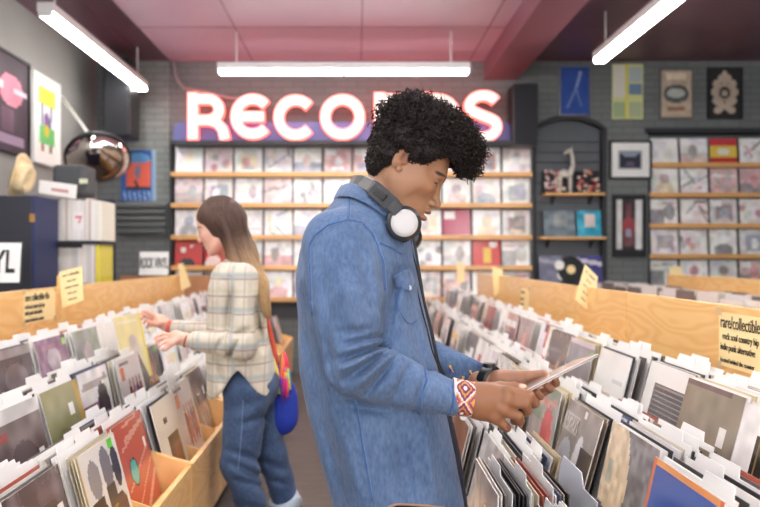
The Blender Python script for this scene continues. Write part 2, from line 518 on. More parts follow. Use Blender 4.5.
# ================================================================= NEON SIGN
SY = 8.02
sx0, sx1, sz0, sz1 = xx(172, SY), xx(513, SY), zz(141, SY), zz(121, SY)
sign = empty('record_sign', ((sx0+sx1)/2, SY+.1, sz0), 'large lit red-rimmed RECORDS sign on a blue board above the wall shelves', 'sign')
sb_ = MB(); rr = .08
sb_.prism([(sx0, sz0), (sx1, sz0), (sx1, sz1-rr+.02), (sx1-.03, sz1-.02), (sx1-rr, sz1), (sx0+rr, sz1), (sx0+.03, sz1-.02), (sx0, sz1-rr+.02)], 'y', SY+.06, SY+.14)
sb_.build('sign_board', M['signblue'], sign, loc=sign.location)
MB().box(sx0, sx1, SY-.05, SY+.3, sz0-.04, sz0).build('sign_ledge', M['dark'], sign, loc=sign.location)
MB().box(sx0+.02, sx1-.02, SY+.141, SY+.3, sz0+.02, sz1-.1).build('mounting_bracket', M['dark'], sign, loc=sign.location)

def ribbon(m_, pts, w, y0, y1, grow=0.0):
    """flat stroke in the sign's plane, pixel coordinates"""
    W = w/2/F*SY+grow
    q = [Vector((xx(p[0], SY), zz(p[1], SY))) for p in pts]
    if grow:
        q[0] = q[0]+(q[0]-q[1]).normalized()*grow; q[-1] = q[-1]+(q[-1]-q[-2]).normalized()*grow
    L_, R_ = [], []
    for i, p in enumerate(q):
        t = (q[min(i+1, len(q)-1)]-q[max(i-1, 0)]).normalized(); n_ = Vector((-t.y, t.x))
        L_.append(p+n_*W); R_.append(p-n_*W)
    for i in range(len(q)-1):
        m_.prism([tuple(L_[i]), tuple(L_[i+1]), tuple(R_[i+1]), tuple(R_[i])], 'y', y0, y1)

def arc(cx, cy, rx, ry, a0, a1, n=18):
    return [(cx+rx*math.cos(R(a0+(a1-a0)*i/n)), cy-ry*math.sin(R(a0+(a1-a0)*i/n))) for i in range(n+1)]

def letter(ch, x):
    if ch == 'R':
        return [[(x+6.3, 93.5), (x+6.3, 139.5)], [(x+6, 99.5), (x+19, 99.5)]+arc(x+21, 110, 11.5, 10.5, 90, -90)+[(x+6, 120.5)],
                [(x+22, 120.5), (x+30, 123), (x+36, 129.5), (x+38.5, 139.5)]]
    if ch == 'E':
        return [arc(x+22, 117, 17, 17.5, 42, 318), [(x+8, 117), (x+33, 117)]]
    if ch == 'C': return [arc(x+20, 118, 17, 17.5, 42, 318)]
    if ch == 'O': return [arc(x+22.5, 117.5, 17.2, 17.5, 0, 360, 28)]
    if ch == 'D': return [[(x+6.3, 93.5), (x+6.3, 140)], [(x+6, 99.5), (x+18, 99.5)]+arc(x+20, 117.5, 17, 17.8, 90, -90)+[(x+6, 135.3)]]
    return [arc(x+20, 106.5, 14, 10.5, 30, 200, 12)+[(x+11, 112.5), (x+20, 116.5), (x+28, 119.5)]+arc(x+19.5, 127, 14, 10.5, 25, -150, 12)]

for ch, x in zip('RECORDS', (187, 231, 276, 320, 373, 418, 463)):
    m1, m2 = MB(), MB()
    sts = letter(ch, x)
    for st in sts: ribbon(m1, st, 9.2, SY-.04, SY+.03)
    for st in sts: ribbon(m2, st, 9.2, SY-.035, SY+.035, grow=.008)
    rim = m2.build('letter', M['neonrim'], sign, loc=sign.location)
    m1.build('letter_face', M['neon'], rim, loc=sign.location)

# ================================================================= BACK WALL SHELVES
ORD = ['first', 'second', 'third', 'fourth', 'fifth', 'sixth', 'seventh', 'eighth', 'ninth', 'tenth', 'eleventh', 'twelfth', 'thirteenth', 'fourteenth', 'fifteenth', 'sixteenth', 'seventeenth', 'eighteenth', 'nineteenth', 'twentieth', 'twenty-first', 'twenty-second', 'twenty-third', 'twenty-fourth', 'twenty-fifth']
ROWN = ['top shelf', 'second shelf', 'third shelf', 'fourth shelf', 'bottom shelf']
rng = np.random.default_rng(11)

def wall_rack(x0, x1, ys, Yf, name, label, covers, wordside, special={}):
    depth = .13
    zb = .62
    e = empty(name, ((x0+x1)/2, Yf+.1, zb), label, 'shelf')
    MB().box(x0-.02, x1, Yf+depth, Yf+depth+.015, zb, zz(143)).build('back_panel', mat('rack_back', (70, 70, 74), .6), e, loc=e.location)
    for side_ in (x0-.03,):
        MB().box(side_, side_+.02, Yf, Yf+depth, zb, zz(143)).build('side_post', M['dark'], e, loc=e.location)
    for r, py in enumerate(ys):
        z = zz(py, Yf)
        sh = MB().box(x0-.02, x1, Yf, Yf+depth, z-.03, z-.004)
        sh.box(x0-.02, x1, Yf-.018, Yf, z-.03, z+.022)
        sh.build('shelf_board', M['pine'], e, loc=e.location, bevel=.003)
    for r, py in enumerate(ys):
        z = zz(py, Yf); n = covers
        pitch = (x1-x0)/n
        for c in range(n):
            a = special.get((r, c))
            if a is None: a = rand_art(rng)
            x = x0+pitch*(c+.5)+rng.uniform(-.004, .004)
            me = sleeve_mesh('displayed_album', a, W=.308, H=.305, T=.004, m=M['plastic_art'])
            o = place('displayed_album', me, (x, Yf+.035, z+.0005), (0, R(6), R(90)),
                      '%s cover, %s from left, %s of %s' % (mean_word(a), ORD[c], ROWN[r], wordside),
                      'record', 'records displayed face out on the %s' % wordside)
    return e

def art_red():
    a = art(18, (196, 62, 60)); oval(a, .3, .35, .1, .1, (238, 230, 226)); oval(a, .45, .95, .3, .3, (70, 60, 66)); oval(a, .6, .2, .06, .06, (240, 236, 230)); return a
def art_melon():
    a = art(18, (238, 228, 222)); oval(a, .3, .9, .55, .75, (214, 64, 66)); oval(a, .3, .95, .3, .4, (240, 216, 208)); return a
def art_redyel():
    a = art(18, (212, 64, 60)); rect(a, .4, .3, .68, .85, (238, 200, 80)); oval(a, .75, .15, .16, .12, (240, 236, 236)); return a
def art_magenta():
    a = art(18, (176, 66, 96)); rect(a, .05, .04, .46, .36, (250, 250, 250)); return a
def art_flag():
    a = art(18, (236, 206, 90)); rect(a, 0, 0, 1, .3, (214, 70, 80)); rect(a, 0, .7, 1, 1, (200, 60, 60)); oval(a, .5, .5, .2, .14, (240, 240, 230)); return a
sp1 = {(3, 0): art_red(), (3, 1): art_melon(), (3, 10): art_redyel(), (2, 9): art_magenta()}
wall_rack(xx(173, 8.2), xx(532, 8.2), (174, 205, 237, 267.5, 299), 8.2, 'wall_shelf', 'long pine wall shelf rack of record covers under the lit sign', 12, 'wall rack under lit sign', sp1)
sp2 = {(0, 2): art_flag(), (2, 2): None}
sp2 = {(0, 2): art_flag()}
wall_rack(rx0+.03, rx0+.03+.336*7, (164.5, 194.5, 225.5, 256, 287), YB+.005-.02, 'wall_shelf', 'pine wall shelf rack of record covers in the recess right of the framed pictures', 7, 'the right recessed rack', sp2)

# ================================================================= POSTERS AND PICTURES ON THE BACK WALL
def poster(px0, py0, px1, py1, a, name, label, cat='poster', frame=None, fw=.02, Y=YB-.012, t=.02, mat_=None):
    x0, x1, z0, z1 = xx(px0, Y), xx(px1, Y), zz(py1, Y), zz(py0, Y)
    e = empty(name, ((x0+x1)/2, Y, z0), label, cat)
    if frame is not None:
        f = MB().box(x0, x1, Y-t, Y+.01, z0, z0+fw).box(x0, x1, Y-t, Y+.01, z1-fw, z1).box(x0, x0+fw, Y-t, Y+.01, z0+fw, z1-fw).box(x1-fw, x1, Y-t, Y+.01, z0+fw, z1-fw)
        f.build('frame', frame, e, loc=e.location)
    else: fw = 0
    me = sleeve_mesh('print', a, W=x1-x0-2*fw, H=z1-z0-2*fw, T=.006, m=mat_ or M['paper'])
    place('print', me, Vector(((x0+x1)/2, Y-.002, z0+fw))-e.location, (0, 0, R(90)), parent=e)
    return e

a = art(24, (34, 74, 160), 36); line(a, .7, .15, .55, .45, .07, (150, 170, 210)); line(a, .55, .45, .25, .85, .05, (130, 150, 200)); line(a, .55, .45, .72, .8, .05, (120, 140, 190)); oval(a, .7, .12, .06, .04, (170, 180, 215))
poster(559, 66, 590, 116, mottle(a, 8, 5, rng), 'blue_poster', 'blue poster with a pale slanting figure, hung above the niche', frame=M['steel'], fw=.015)
a = art(24, (214, 218, 150), 36); rect(a, .05, .03, .4, .62, (228, 226, 214)); rect(a, .55, .05, .97, .32, (176, 190, 190)); rect(a, .55, .36, .97, .55, (110, 138, 170)); rect(a, .05, .7, .45, .97, (160, 180, 140)); rect(a, .55, .7, .97, .97, (176, 188, 150)); rect(a, .42, 0, .52, 1, (222, 212, 90))
poster(612, 64, 643, 119, a, 'patchwork_poster', 'yellow and green poster divided into panels', frame=None)
a = art(24, (196, 176, 154), 36); rect(a, .15, .06, .85, .2, (232, 214, 190)); oval(a, .5, .5, .42, .2, (92, 96, 96)); oval(a, .5, .48, .3, .1, (190, 196, 190)); rect(a, .2, .78, .8, .86, (150, 110, 90))
poster(659, 69, 693, 119, mottle(a, 16, 8, rng), 'tan_poster', 'tan framed poster with a dark oval picture', frame=mat('grey_frame', (110, 108, 106)), fw=.02)
a = art(24, (44, 40, 42), 36)
for t in range(10): oval(a, .5+.3*math.cos(t*.628), .48+.3*math.sin(t*.628), .12, .09, (196, 178, 160))
oval(a, .5, .48, .27, .2, (190, 170, 152)); oval(a, .5, .48, .17, .13, (70, 62, 62)); oval(a, .5, .5, .1, .06, (190, 172, 156)); oval(a, .3, .85, .14, .07, (196, 178, 160)); oval(a, .7, .85, .14, .07, (196, 178, 160)); oval(a, .5, .1, .1, .06, (200, 182, 160))
poster(707, 68, 742, 119, a, 'ornate_poster', 'black poster with a cream ornament, furthest right in the row of posters', frame=M['black_frame'], fw=.015)
a = art(26, (240, 240, 238), 22); rect(a, .2, .22, .82, .76, (150, 152, 160)); rect(a, .24, .3, .78, .72, (40, 42, 58)); oval(a, .5, .33, .2, .1, (140, 150, 168)); oval(a, .5, .62, .12, .08, (96, 84, 110))
poster(609, 141, 651, 179, a, 'framed_picture', 'wide white-mounted picture in a black frame above the tall frame', cat='picture', frame=M['black_frame'], fw=.02, t=.03)
a = art(20, (52, 40, 44), 36); rect(a, 0, 0, .24, 1, (228, 226, 224)); rect(a, .76, 0, 1, 1, (226, 226, 226)); rect(a, .24, 0, .76, .1, (60, 50, 52)); rect(a, .38, .12, .62, .4, (110, 60, 66)); oval(a, .5, .5, .24, .16, (150, 58, 64)); rect(a, .3, .6, .7, .85, (120, 74, 78)); oval(a, .5, .62, .12, .08, (150, 150, 176)); rect(a, 0, .92, 1, 1, (40, 38, 42)); rect(a, 0, 0, 1, .04, (40, 38, 42))
poster(612, 195, 645, 257, mottle(a, 14, 7, rng), 'tall_framed_picture', 'tall black frame with white side bands and a dark red centre', cat='picture', frame=M['black_frame'], fw=.035, t=.04)
# orange and blue poster at left of the shelves
a = art(26, (44, 92, 168), 36); oval(a, .5, .22, .46, .2, (30, 60, 130)); rect(a, .14, .2, .86, .74, (232, 104, 80)); oval(a, .5, .16, .34, .1, (90, 150, 206)); oval(a, .48, .42, .08, .14, (130, 130, 160)); line(a, .4, .6, .5, .75, .06, (40, 50, 80)); rect(a, .16, .72, .84, .78, (50, 44, 52)); 
for t in range(6): line(a, .1+.14*t, .84, .14+.14*t, .97, .05, (150, 180, 215))
rect(a, .9, .0, 1, 1, (150, 180, 210))
poster(121, 150, 156, 201, a, 'concert_poster', 'orange and blue poster on the slatted brick wall left of the shelves', frame=None, Y=YB-.0235)

# speakers
def speaker(px0, py0, px1, py1, label, Y=7.95, d=.3):
    x0, x1, z0, z1 = xx(px0, Y), xx(px1, Y), zz(py1, Y), zz(py0, Y)
    e = empty('wall_speaker', ((x0+x1)/2, YB, z0), label, 'speaker')
    MB().box(x0, x1, Y, Y+d, z0, z1).build('cabinet', M['black_plastic'], e, loc=e.location, bevel=.012)
    MB().box(x0+.02, x1-.02, Y-.012, Y, z0+.02, z1-.02).build('grille', mat('grille_cloth', (40, 41, 46), .9, bump=.4, bscale=200), e, loc=e.location)
    MB().box((x0+x1)/2-.04, (x0+x1)/2+.04, Y+d, YB, (z0+z1)/2-.05, (z0+z1)/2+.05).build('wall_bracket', M['dark'], e, loc=e.location)
speaker(513, 83, 538, 145, 'black speaker on the wall right of the lit sign')
speaker(103, 56, 130, 136, 'dark grey speaker high in the left corner, above the poster', Y=7.7, d=.35)

# niche shelves and their things
def niche_shelf(py, x0, x1, label, dep=.2):
    z = zz(py, YB)
    e = empty('niche_shelf', ((x0+x1)/2, YB, z-.03), label, 'shelf')
    MB().box(x0, x1, YB-.115, YB-.115+dep, z-.028, z).build('board', M['pine'], e, loc=e.location, bevel=.003)
    for x in (x0+.12, x1-.12):
        MB().prism([(YB+.08, z-.028), (YB-.03, z-.028), (YB+.08, z-.12)], 'x', x-.01, x+.01).build('bracket', M['dark'], e, loc=e.location)
    return z
z1s = niche_shelf(193.5, xx(543), xx(602), 'upper pine shelf in the dark niche holding badges and a giraffe')
z2s = niche_shelf(237, xx(538), xx(603), 'lower pine shelf in the dark niche holding two record covers')
for (a0, a1, lab, sd) in ((543.5, 566, 'dark box crowded with pale and pink badges, left on the niche shelf', 3), (576, 600, 'dark box crowded with red and cream badges, right on the niche shelf', 4)):
    x0, x1 = xx(a0), xx(a1); e = empty('badge_tray', ((x0+x1)/2, YB, z1s), lab, 'badge tray')
    MB().prism([(YB-.03, z1s+.001), (YB+.08, z1s+.001), (YB+.08, z1s+.26), (YB+.05, z1s+.26)], 'x', x0, x1).build('tray', M['dark'], e, loc=e.location)
    r2 = random.Random(sd); bd = MB()
    cols = [(230, 220, 214), (200, 80, 90), (232, 190, 190), (60, 60, 70), (214, 200, 180), (150, 60, 60)] if sd == 3 else [(200, 50, 50), (230, 196, 170), (40, 38, 42), (214, 120, 100), (236, 226, 214)]
    for i in range(60):
        t = r2.random(); p = Vector((r2.uniform(x0+.02, x1-.02), YB-.035+.08*t, z1s+.02+.24*t))
        bd.disc(p, (0, -.92, .38), .017, .008, 10, r2.choice(cols))
    o = bd.build('badges', M['sleeve'], e, loc=e.location); o['kind'] = 'stuff'
for (a0, a1, c, lab) in ((544, 575, (120, 136, 148), 'grey-blue record cover leaning left on the lower niche shelf'), (577, 601, (70, 176, 206), 'bright cyan record cover leaning right on the lower niche shelf')):
    W_ = xx(a1)-xx(a0); a = art(16, c); rect(a, .3, .15, .75, .65, (226, 214, 208) if c[0] < 100 else (150, 158, 160)); a = mottle(a, 25, 5, rng)
    me = sleeve_mesh('displayed_album', a, W=W_, H=.30, T=.004, m=M['plastic_art'])
    place('displayed_album', me, ((xx(a0)+xx(a1))/2, YB-.02, z2s+.001), (0, R(8), R(90)), lab, 'record', 'records displayed in the dark niche')
# giraffe figurine
g = MB(); gx = xx(566); gz = z1s
def gp(px, py, dy=0): return (xx(px), YB-.085+dy*.7, zz(py))
g.tube([gp(557, 176), gp(562, 174), gp(568, 176)], [.03, .045, .04], 10)
for (u, dy) in ((558, -.02), (558, .02), (568, -.02), (568, .02)):
    g.tube([gp(u, 177, dy), (xx(u), YB-.085+dy*.7, gz+.001)], [.016, .011], 8)
g.tube([gp(568, 175), gp(571, 166), gp(570, 156), gp(568, 152)], [.032, .024, .018, .02], 10)
g.tube([gp(570, 152), gp(566, 152), gp(562, 155)], [.018, .022, .012], 10)
g.tube([gp(569, 151, -.01), gp(570, 148, -.012)], [.006, .004], 6).tube([gp(569, 151, .01), gp(570, 148, .012)], [.006, .004], 6)
g.tube([gp(557, 176), gp(554, 184)], [.006, .004], 6)
tag(g.build('giraffe_figurine', mat('giraffe_cream', (214, 208, 198), .6, noise=.25, nscale=30), smooth=True), 'pale long-necked giraffe figurine standing between the badge boxes', 'figurine')
# lower niche display: ledge, covers and a black record
zl = zz(283); 
tag(MB().box(nx0+.03, nx1-.05, YB-.1, YB+.08, zl-.03, zl).build('niche_ledge', M['dark']), 'dark ledge at the foot of the niche, carrying covers', 'ledge')
for (a0, a1, c, c2, lab) in ((539, 562, (128, 132, 158), (170, 172, 186), 'violet-grey cover standing at the foot of the niche'), (576, 602, (74, 76, 140), (210, 206, 220), 'indigo cover with a pale slanting band at the foot of the niche')):
    W_ = xx(a1)-xx(a0); a = art(18, c); line(a, .05, .15, .95, .3, .16, c2); a = mottle(a, 14, 5, rng)
    me = sleeve_mesh('displayed_album', a, W=W_, H=.31, T=.004, m=M['plastic_art'])
    place('displayed_album', me, ((xx(a0)+xx(a1))/2, YB-.035, zl+.001), (0, R(8), R(90)), lab, 'record', 'records displayed in the dark niche')
vr = empty('vinyl_disc', (xx(568), YB-.08, zl), 'black vinyl disc with a white label leaning at the foot of the niche', 'record')
cc = Vector((xx(569), YB-.075, zl+.153)); axd = (0, -1, .12)
MB().disc(cc, axd, .15, .003, 40).build('disc', M['black_plastic'], vr, loc=vr.location)
MB().disc(cc+Vector(axd)*.003, axd, .05, .002, 24).build('disc_label', M['cream'], vr, loc=vr.location)
pz = MB(); 
for q in ((-.13, .05), (-.10, -.06)): pz.disc(cc+Vector((q[0], -.006, q[1])), axd, .055, .002, 16)
pz.build('paper_tag', M['card'], vr, loc=vr.location)

# ================================================================= LEFT WALL POSTERS (hung on the side wall)
def side_poster(y0, y1, z0, z1, a, name, label, frame, fw):
    e = empty(name, (XL+.01, (y0+y1)/2, z0), label, 'poster')
    MB().box(XL, XL+.03, y0, y1, z0, z0+fw).box(XL, XL+.03, y0, y1, z1-fw, z1).box(XL, XL+.03, y0, y0+fw, z0+fw, z1-fw).box(XL, XL+.03, y1-fw, y1, z0+fw, z1-fw).build('frame', frame, e, loc=e.location)
    me = sleeve_mesh('print', a, W=y1-y0-2*fw, H=z1-z0-2*fw, T=.008, m=M['paper'])
    place('print', me, Vector((XL+.012, (y0+y1)/2, z0+fw))-e.location, (0, 0, R(180)), parent=e)
a = art(26, (58, 44, 56), 40); oval(a, .55, .36, .3, .17, (206, 120, 140)); rect(a, .05, .3, .35, .38, (210, 200, 214)); rect(a, .6, .33, .98, .38, (200, 190, 204)); rect(a, .3, .55, .6, .8, (96, 70, 88)); rect(a, .15, .83, .9, .93, (150, 128, 150))
side_poster(5.85, 6.6, 2.18, 3.03, mottle(a, 12, 5, rng), 'band_poster', 'dark poster with a pink disc, nearest on the left wall', M['black_frame'], .02)
a = art(26, (236, 234, 228), 42); rect(a, .14, .1, .9, .3, (224, 214, 70)); rect(a, .18, .3, .85, .55, (226, 226, 232)); line(a, .3, .32, .3, .55, .08, (90, 90, 120)); line(a, .7, .32, .66, .55, .08, (90, 90, 120)); oval(a, .5, .5, .12, .12, (120, 90, 140)); rect(a, .2, .56, .86, .78, (110, 190, 110)); rect(a, .26, .78, .4, .88, (150, 90, 60)); rect(a, .6, .78, .72, .88, (110, 80, 60)); oval(a, .5, .62, .1, .08, (214, 190, 60))
side_poster(6.68, 7.27, 2.17, 3.0, a, 'framed_poster', 'white-framed poster in yellow and green on the left wall', M['white_frame'], .035)

# ================================================================= LEFT BACK CORNER: shelf, cabinet, hat, mirror
def W3(px, py, Y): return P(px, py, Y)
# spine-out shelf unit
Ys = 5.45
sx_0, sx_1 = xx(34, Ys), xx(101, Ys)
zsh = [zz(283, Ys), zz(240.5, Ys)]
e = empty('record_shelf', ((sx_0+sx_1)/2, Ys+.15, 0), 'dark shelf unit of spine-out records behind the left wooden partition', 'shelf')
fr = MB().box(sx_0-.03, sx_0, Ys, Ys+.33, 0, zz(196, Ys)+.0).box(sx_0, sx_1, Ys+.325, Ys+.34, 0, zz(196, Ys))
fr.build('carcass', mat('dark_blue_paint', (38, 44, 70), .5), e, loc=e.location)
for z in zsh+[.35]: MB().box(sx_0, sx_1+.005, Ys, Ys+.325, z-.03, z-.002).build('shelf_board', M['dark'], e, loc=e.location)
rs = random.Random(5)
for r, z in enumerate(zsh):
    x = sx_0+.006; k = 0
    while x < sx_1-.02:
        t = rs.choice((.012, .018, .022, .03)); lean = 0
        c = rs.choice([(238, 236, 232), (232, 228, 222), (244, 242, 240), (216, 210, 206), (240, 232, 220), (200, 180, 170)])
        if k in (0,): c = (52, 60, 110) if r == 0 else (36, 44, 84)
        if x > sx_1-.045 : c = (226, 212, 60)if r==0 else (238,236,220)
        h = .3+rs.uniform(-.01, .012)
        m_ = MB().box(x, x+t*.93, Ys+.01, Ys+.31, z, z+h, c)
        lab = 'white record spines packed on the %s shelf behind the left partition' % ('lower' if r == 0 else 'upper')
        if c == (226, 212, 60): lab = 'yellow record spine at the right end of the lower spine-out shelf'
        if k == 0: lab = 'dark blue record spine at the left end of the %s spine-out shelf' % ('lower' if r == 0 else 'upper')
        grp = 'spine-out records on the %s shelf' % ('lower' if r == 0 else 'upper')
        tag(m_.build('shelved_record', M['sleeve'], loc=(x+t/2, Ys+.16, z)), lab, 'record', grp)
        x += t; k += 1
# small red logo card on shelf
tag(MB().box(xx(73, Ys), xx(83, Ys), Ys+.005, Ys+.0095, zz(230, Ys), zz(212, Ys), (244, 240, 238)).prism([(xx(75, Ys), zz(216, Ys)), (xx(82, Ys), zz(216, Ys)), (xx(79.5, Ys), zz(223, Ys)), (xx(78, Ys), zz(223, Ys)), (xx(79.8, Ys), zz(218, Ys)), (xx(75, Ys), zz(218, Ys))], 'y', Ys+.002, Ys+.0045, (210, 50, 80)).build('small_card', M['paper'], loc=(xx(78, Ys), Ys, zz(230, Ys))), 'small white card with a red seven on the spine-out records', 'card')
tag(MB().box(xx(36, 5.4), xx(83, 5.4), 5.36, 5.385, zsh[1]-.055, zsh[1]-.02).build('shelf_strip', M['ink']), 'black strip along the front of the upper spine-out shelf', 'strip')
# cabinet
cx0, cx1, cz1 = xx(-40, 5.0), xx(31.5, 5.0), zz(195.5, 5.0)
e = empty('storage_cabinet', ((cx0+cx1)/2, 5.2, 0), 'tall black cabinet at the left edge with a straw hat on top', 'cabinet')
MB().box(cx0, cx1, 5.0, 5.40, 0, cz1).build('body', mat('cabinet_black', (44, 46, 56), .5), e, loc=e.location, bevel=.006)
MB().box(cx1, cx1+.02, 5.0, 5.40, 0, cz1).build('side_trim', mat('navy_trim', (34, 46, 92), .5), e, loc=e.location)
MB().box(cx1-.002, cx1+.022, 4.975, 4.999, zz(222, 5.0), zz(214, 5.0)).build('latch', mat('brass', (214, 160, 90), .35, metal=1), e, loc=e.location)
# straw hat hanging on edge above the cabinet
hb_ = empty('cowboy_hat', P(20, 194, 5.2), 'pale straw cowboy hat resting upright on the black cabinet', 'hat')
hm = MB(); vs = []; fs = []
hc = P(17, 176, 5.22)
hx = Vector((.30, -.1, .95)).normalized(); hy = Vector((.15, .98, .05)); hy = (hy-hx*hy.dot(hx)).normalized(); hn = hx.cross(hy)
if hn.x < 0: hn = -hn
NA = 36
rings = [(.0, .105, .4), (.35, .105, .4), (.62, .10, .4), (.8, .075, .5), (1.0, .06, .5), (1.04, .0, .5)]
prof = [(1.55, .0), (1.25, .008), (1.0, 0.0), (.97, .03), (.90, .07), (.80, .10), (.55, .095), (.0, .075)]
for (rr_, hh) in prof:
    for k in range(NA):
        th = 2*PI*k/NA; cx_, sy_ = math.cos(th), math.sin(th)
        curl = (.055*abs(sy_)**3 if rr_ > 1.3 else .02*abs(sy_)**3 if rr_ > 1.1 else 0)
        dent = -.03*math.exp(-(sy_*rr_*2.2)**2) if rr_ < .6 else 0
        vs.append(hc+hx*(cx_*rr_*.108)+hy*(sy_*rr_*.082)+hn*(hh+curl+dent))
for i in range(len(prof)-1):
    for k in range(NA): fs.append((i*NA+k, i*NA+(k+1) % NA, (i+1)*NA+(k+1) % NA, (i+1)*NA+k))
hm.add(vs, fs)
ho = hm.build('hat_body', M['straw'], hb_, smooth=True, loc=hb_.location); so = ho.modifiers.new('s', 'SOLIDIFY'); so.thickness = .004
bnd = MB(); bnd.tube([hc+hx*(math.cos(2*PI*k/24)*.098)+hy*(math.sin(2*PI*k/24)*.08)+hn*.012 for k in range(24)], .006, 6, closed=True).build('hat_band', mat('hat_band', (150, 110, 80), .7), hb_, loc=hb_.location)
# dark bag and white sign next to hat
bx = MB().box(xx(57, 5.6), xx(90, 5.6), 5.5, 5.75, zz(197, 5.6)+.002, zz(170, 5.6)+.03)
e = empty('camera_bag', ((xx(57, 5.6)+xx(90, 5.6))/2, 5.6, zz(197, 5.6)), 'dark grey bag with a small clasp on top of the spine-out shelf', 'bag')
bx.build('bag_body', M['darkgrey'], e, loc=e.location, bevel=.03)
MB().box(xx(80, 5.5), xx(88, 5.5), 5.48, 5.499, zz(184, 5.5), zz(179, 5.5)).build('clasp', mat('clasp', (214, 220, 190), .4), e, loc=e.location, bevel=.004)
e = empty('counter_sign', P(58, 199, 5.35), 'white sign with faded red writing above the spine-out records', 'sign')
sgn = MB().prism([(xx(39, 5.35), zz(193, 5.35)), (xx(76, 5.35), zz(199, 5.35)), (xx(77, 5.35), zz(185, 5.35)), (xx(40, 5.35), zz(180, 5.35))], 'y', 5.34, 5.352).build('sign_panel', M['card'], e, loc=e.location)
MB().prism([(xx(52, 5.35), zz(191, 5.35)), (xx(69, 5.35), zz(193.5, 5.35)), (xx(69, 5.35), zz(190, 5.35)), (xx(52, 5.35), zz(188, 5.35))], 'y', 5.336, 5.339).build('faded_print', mat('faded_red', (196, 150, 150), .7), e, loc=e.location)

# convex security mirror on a rod
mc = P(98, 158, 6.6); mn = Vector((.25, -.62, -.74)).normalized()
e = empty('convex_mirror', mc-mn*.25, 'round convex security mirror on a rod above the left rack', 'mirror')
mm = mat('mirror_surface', (214, 205, 198), .06, metal=1)
prof = [(.27*math.sin(t), .17*math.cos(t)) for t in [i*PI/2/10 for i in range(11)]]
MB().lathe(mc, prof, 40, axis=mn).build('mirror_dome', mm, e, smooth=True, loc=e.location)
rp = []
ta = mn.orthogonal().normalized(); tb = mn.cross(ta)
MB().tube([mc+(ta*math.cos(k*PI/18)+tb*math.sin(k*PI/18))*.275 for k in range(36)], .014, 8, closed=True).build('rim', M['black_plastic'], e, smooth=True, loc=e.location)
MB().disc(mc-mn*.03, mn, .27, .04, 36).build('backing', M['dark'], e, loc=e.location)
wl = P(62, 97, -2.94*F/(62-VX)*.995)
MB().tube([mc-mn*.05, mc-mn*.16, wl], .016, 8).build('support_rod', M['metal'], e, smooth=True, loc=e.location)

# ================================================================= RECORD RACKS
H0 = CZ
TOPZ = (.77, .87, .97)
UB = (.06, .33, .61)          # where the front sleeve of each row stands, measured from the front board
DIVU, DIVZ = .99, 1.15

def rack_unit(side, X0, y0, ncol, label, cat='record rack'):
    """side=+1: bins face -x (right of the aisle); side=-1: mirror image"""
    W_ = ncol*.35; y1 = y0+W_
    def X(u): return X0+side*u
    e = empty('record_bin_rack', (X(.5), (y0+y1)/2, 0), label, cat, 'wooden record racks along the aisle')
    def bx(m_, u0, u1, a, b, z0, z1): 
        m_.box(min(X(u0), X(u1)), max(X(u0), X(u1)), a, b, z0, z1); return m_
    bx(MB(), -.02, 0, y0+.012, y1-.012, .27, .56).build('front_panel', M['birch'], e, loc=e.location, bevel=.003)
    prof = [(-.02, .27), (.985, .27), (.985, .65), (.59, .65), (.58, .55), (.31, .55), (.30, .65), (.12, .61), (-.02, .57)]
    for a in (y0+.0005, y1-.0125):
        pp = [(X(u), z) for u, z in prof]
        MB().prism(pp, 'y', a, a+.012).build('side_panel', M['birch_edge'], e, loc=e.location)
    for k in range(1, ncol):
        pp = [(X(u), z) for u, z in [(.004, .30), (.295, .30), (.295, .62), (.03, .53)]]
        MB().prism(pp, 'y', y0+k*.35-.003, y0+k*.35+.003).build('partition', M['birch_edge'], e, loc=e.location)
    for t in range(3):
        z = TOPZ[t]-.305
        bx(MB(), (0.001, .302, .582)[t], (.298, .578, .984)[t], y0+.013, y1-.013, z-.014, z-.002).build('bin_floor', M['birch_edge'], e, loc=e.location)
    for t in (1, 2):
        z = TOPZ[t]-.305
        bx(MB(), (.3, .58)[t-1]-.002, (.3, .58)[t-1]+.0015, y0+.013, y1-.013, z-.1, z+.02).build('step_board', M['birch_edge'], e, loc=e.location)
    bx(MB(), DIVU, DIVU+.018, y0+.004, y1-.004, .02, DIVZ).build('back_panel', M['birch'], e, loc=e.location, bevel=.004)
    bx(MB(), .12, .98, y0+.02, y1-.02, .0, .266).build('plinth', M['dark'], e, loc=e.location)
    return e

RX0, LX0 = .24, -.615
for i, (y, n, w) in enumerate(((-.12, 4, 'closest to the front of the shop'), (1.28, 6, 'beside the man'), (3.38, 6, 'just beyond the man'), (5.48, 6, 'furthest back near the niche'))):
    rack_unit(1, RX0, y, n, 'stepped birch record rack right of the aisle, %s' % w)
for i, w in enumerate(('nearest at the left edge', 'second from the near end', 'third, at the hip of the woman', 'fourth, behind the woman', 'fifth, furthest back')):
    rack_unit(-1, LX0, 1.61+1.05*i, 3, 'stepped birch record rack left of the aisle, %s' % w)

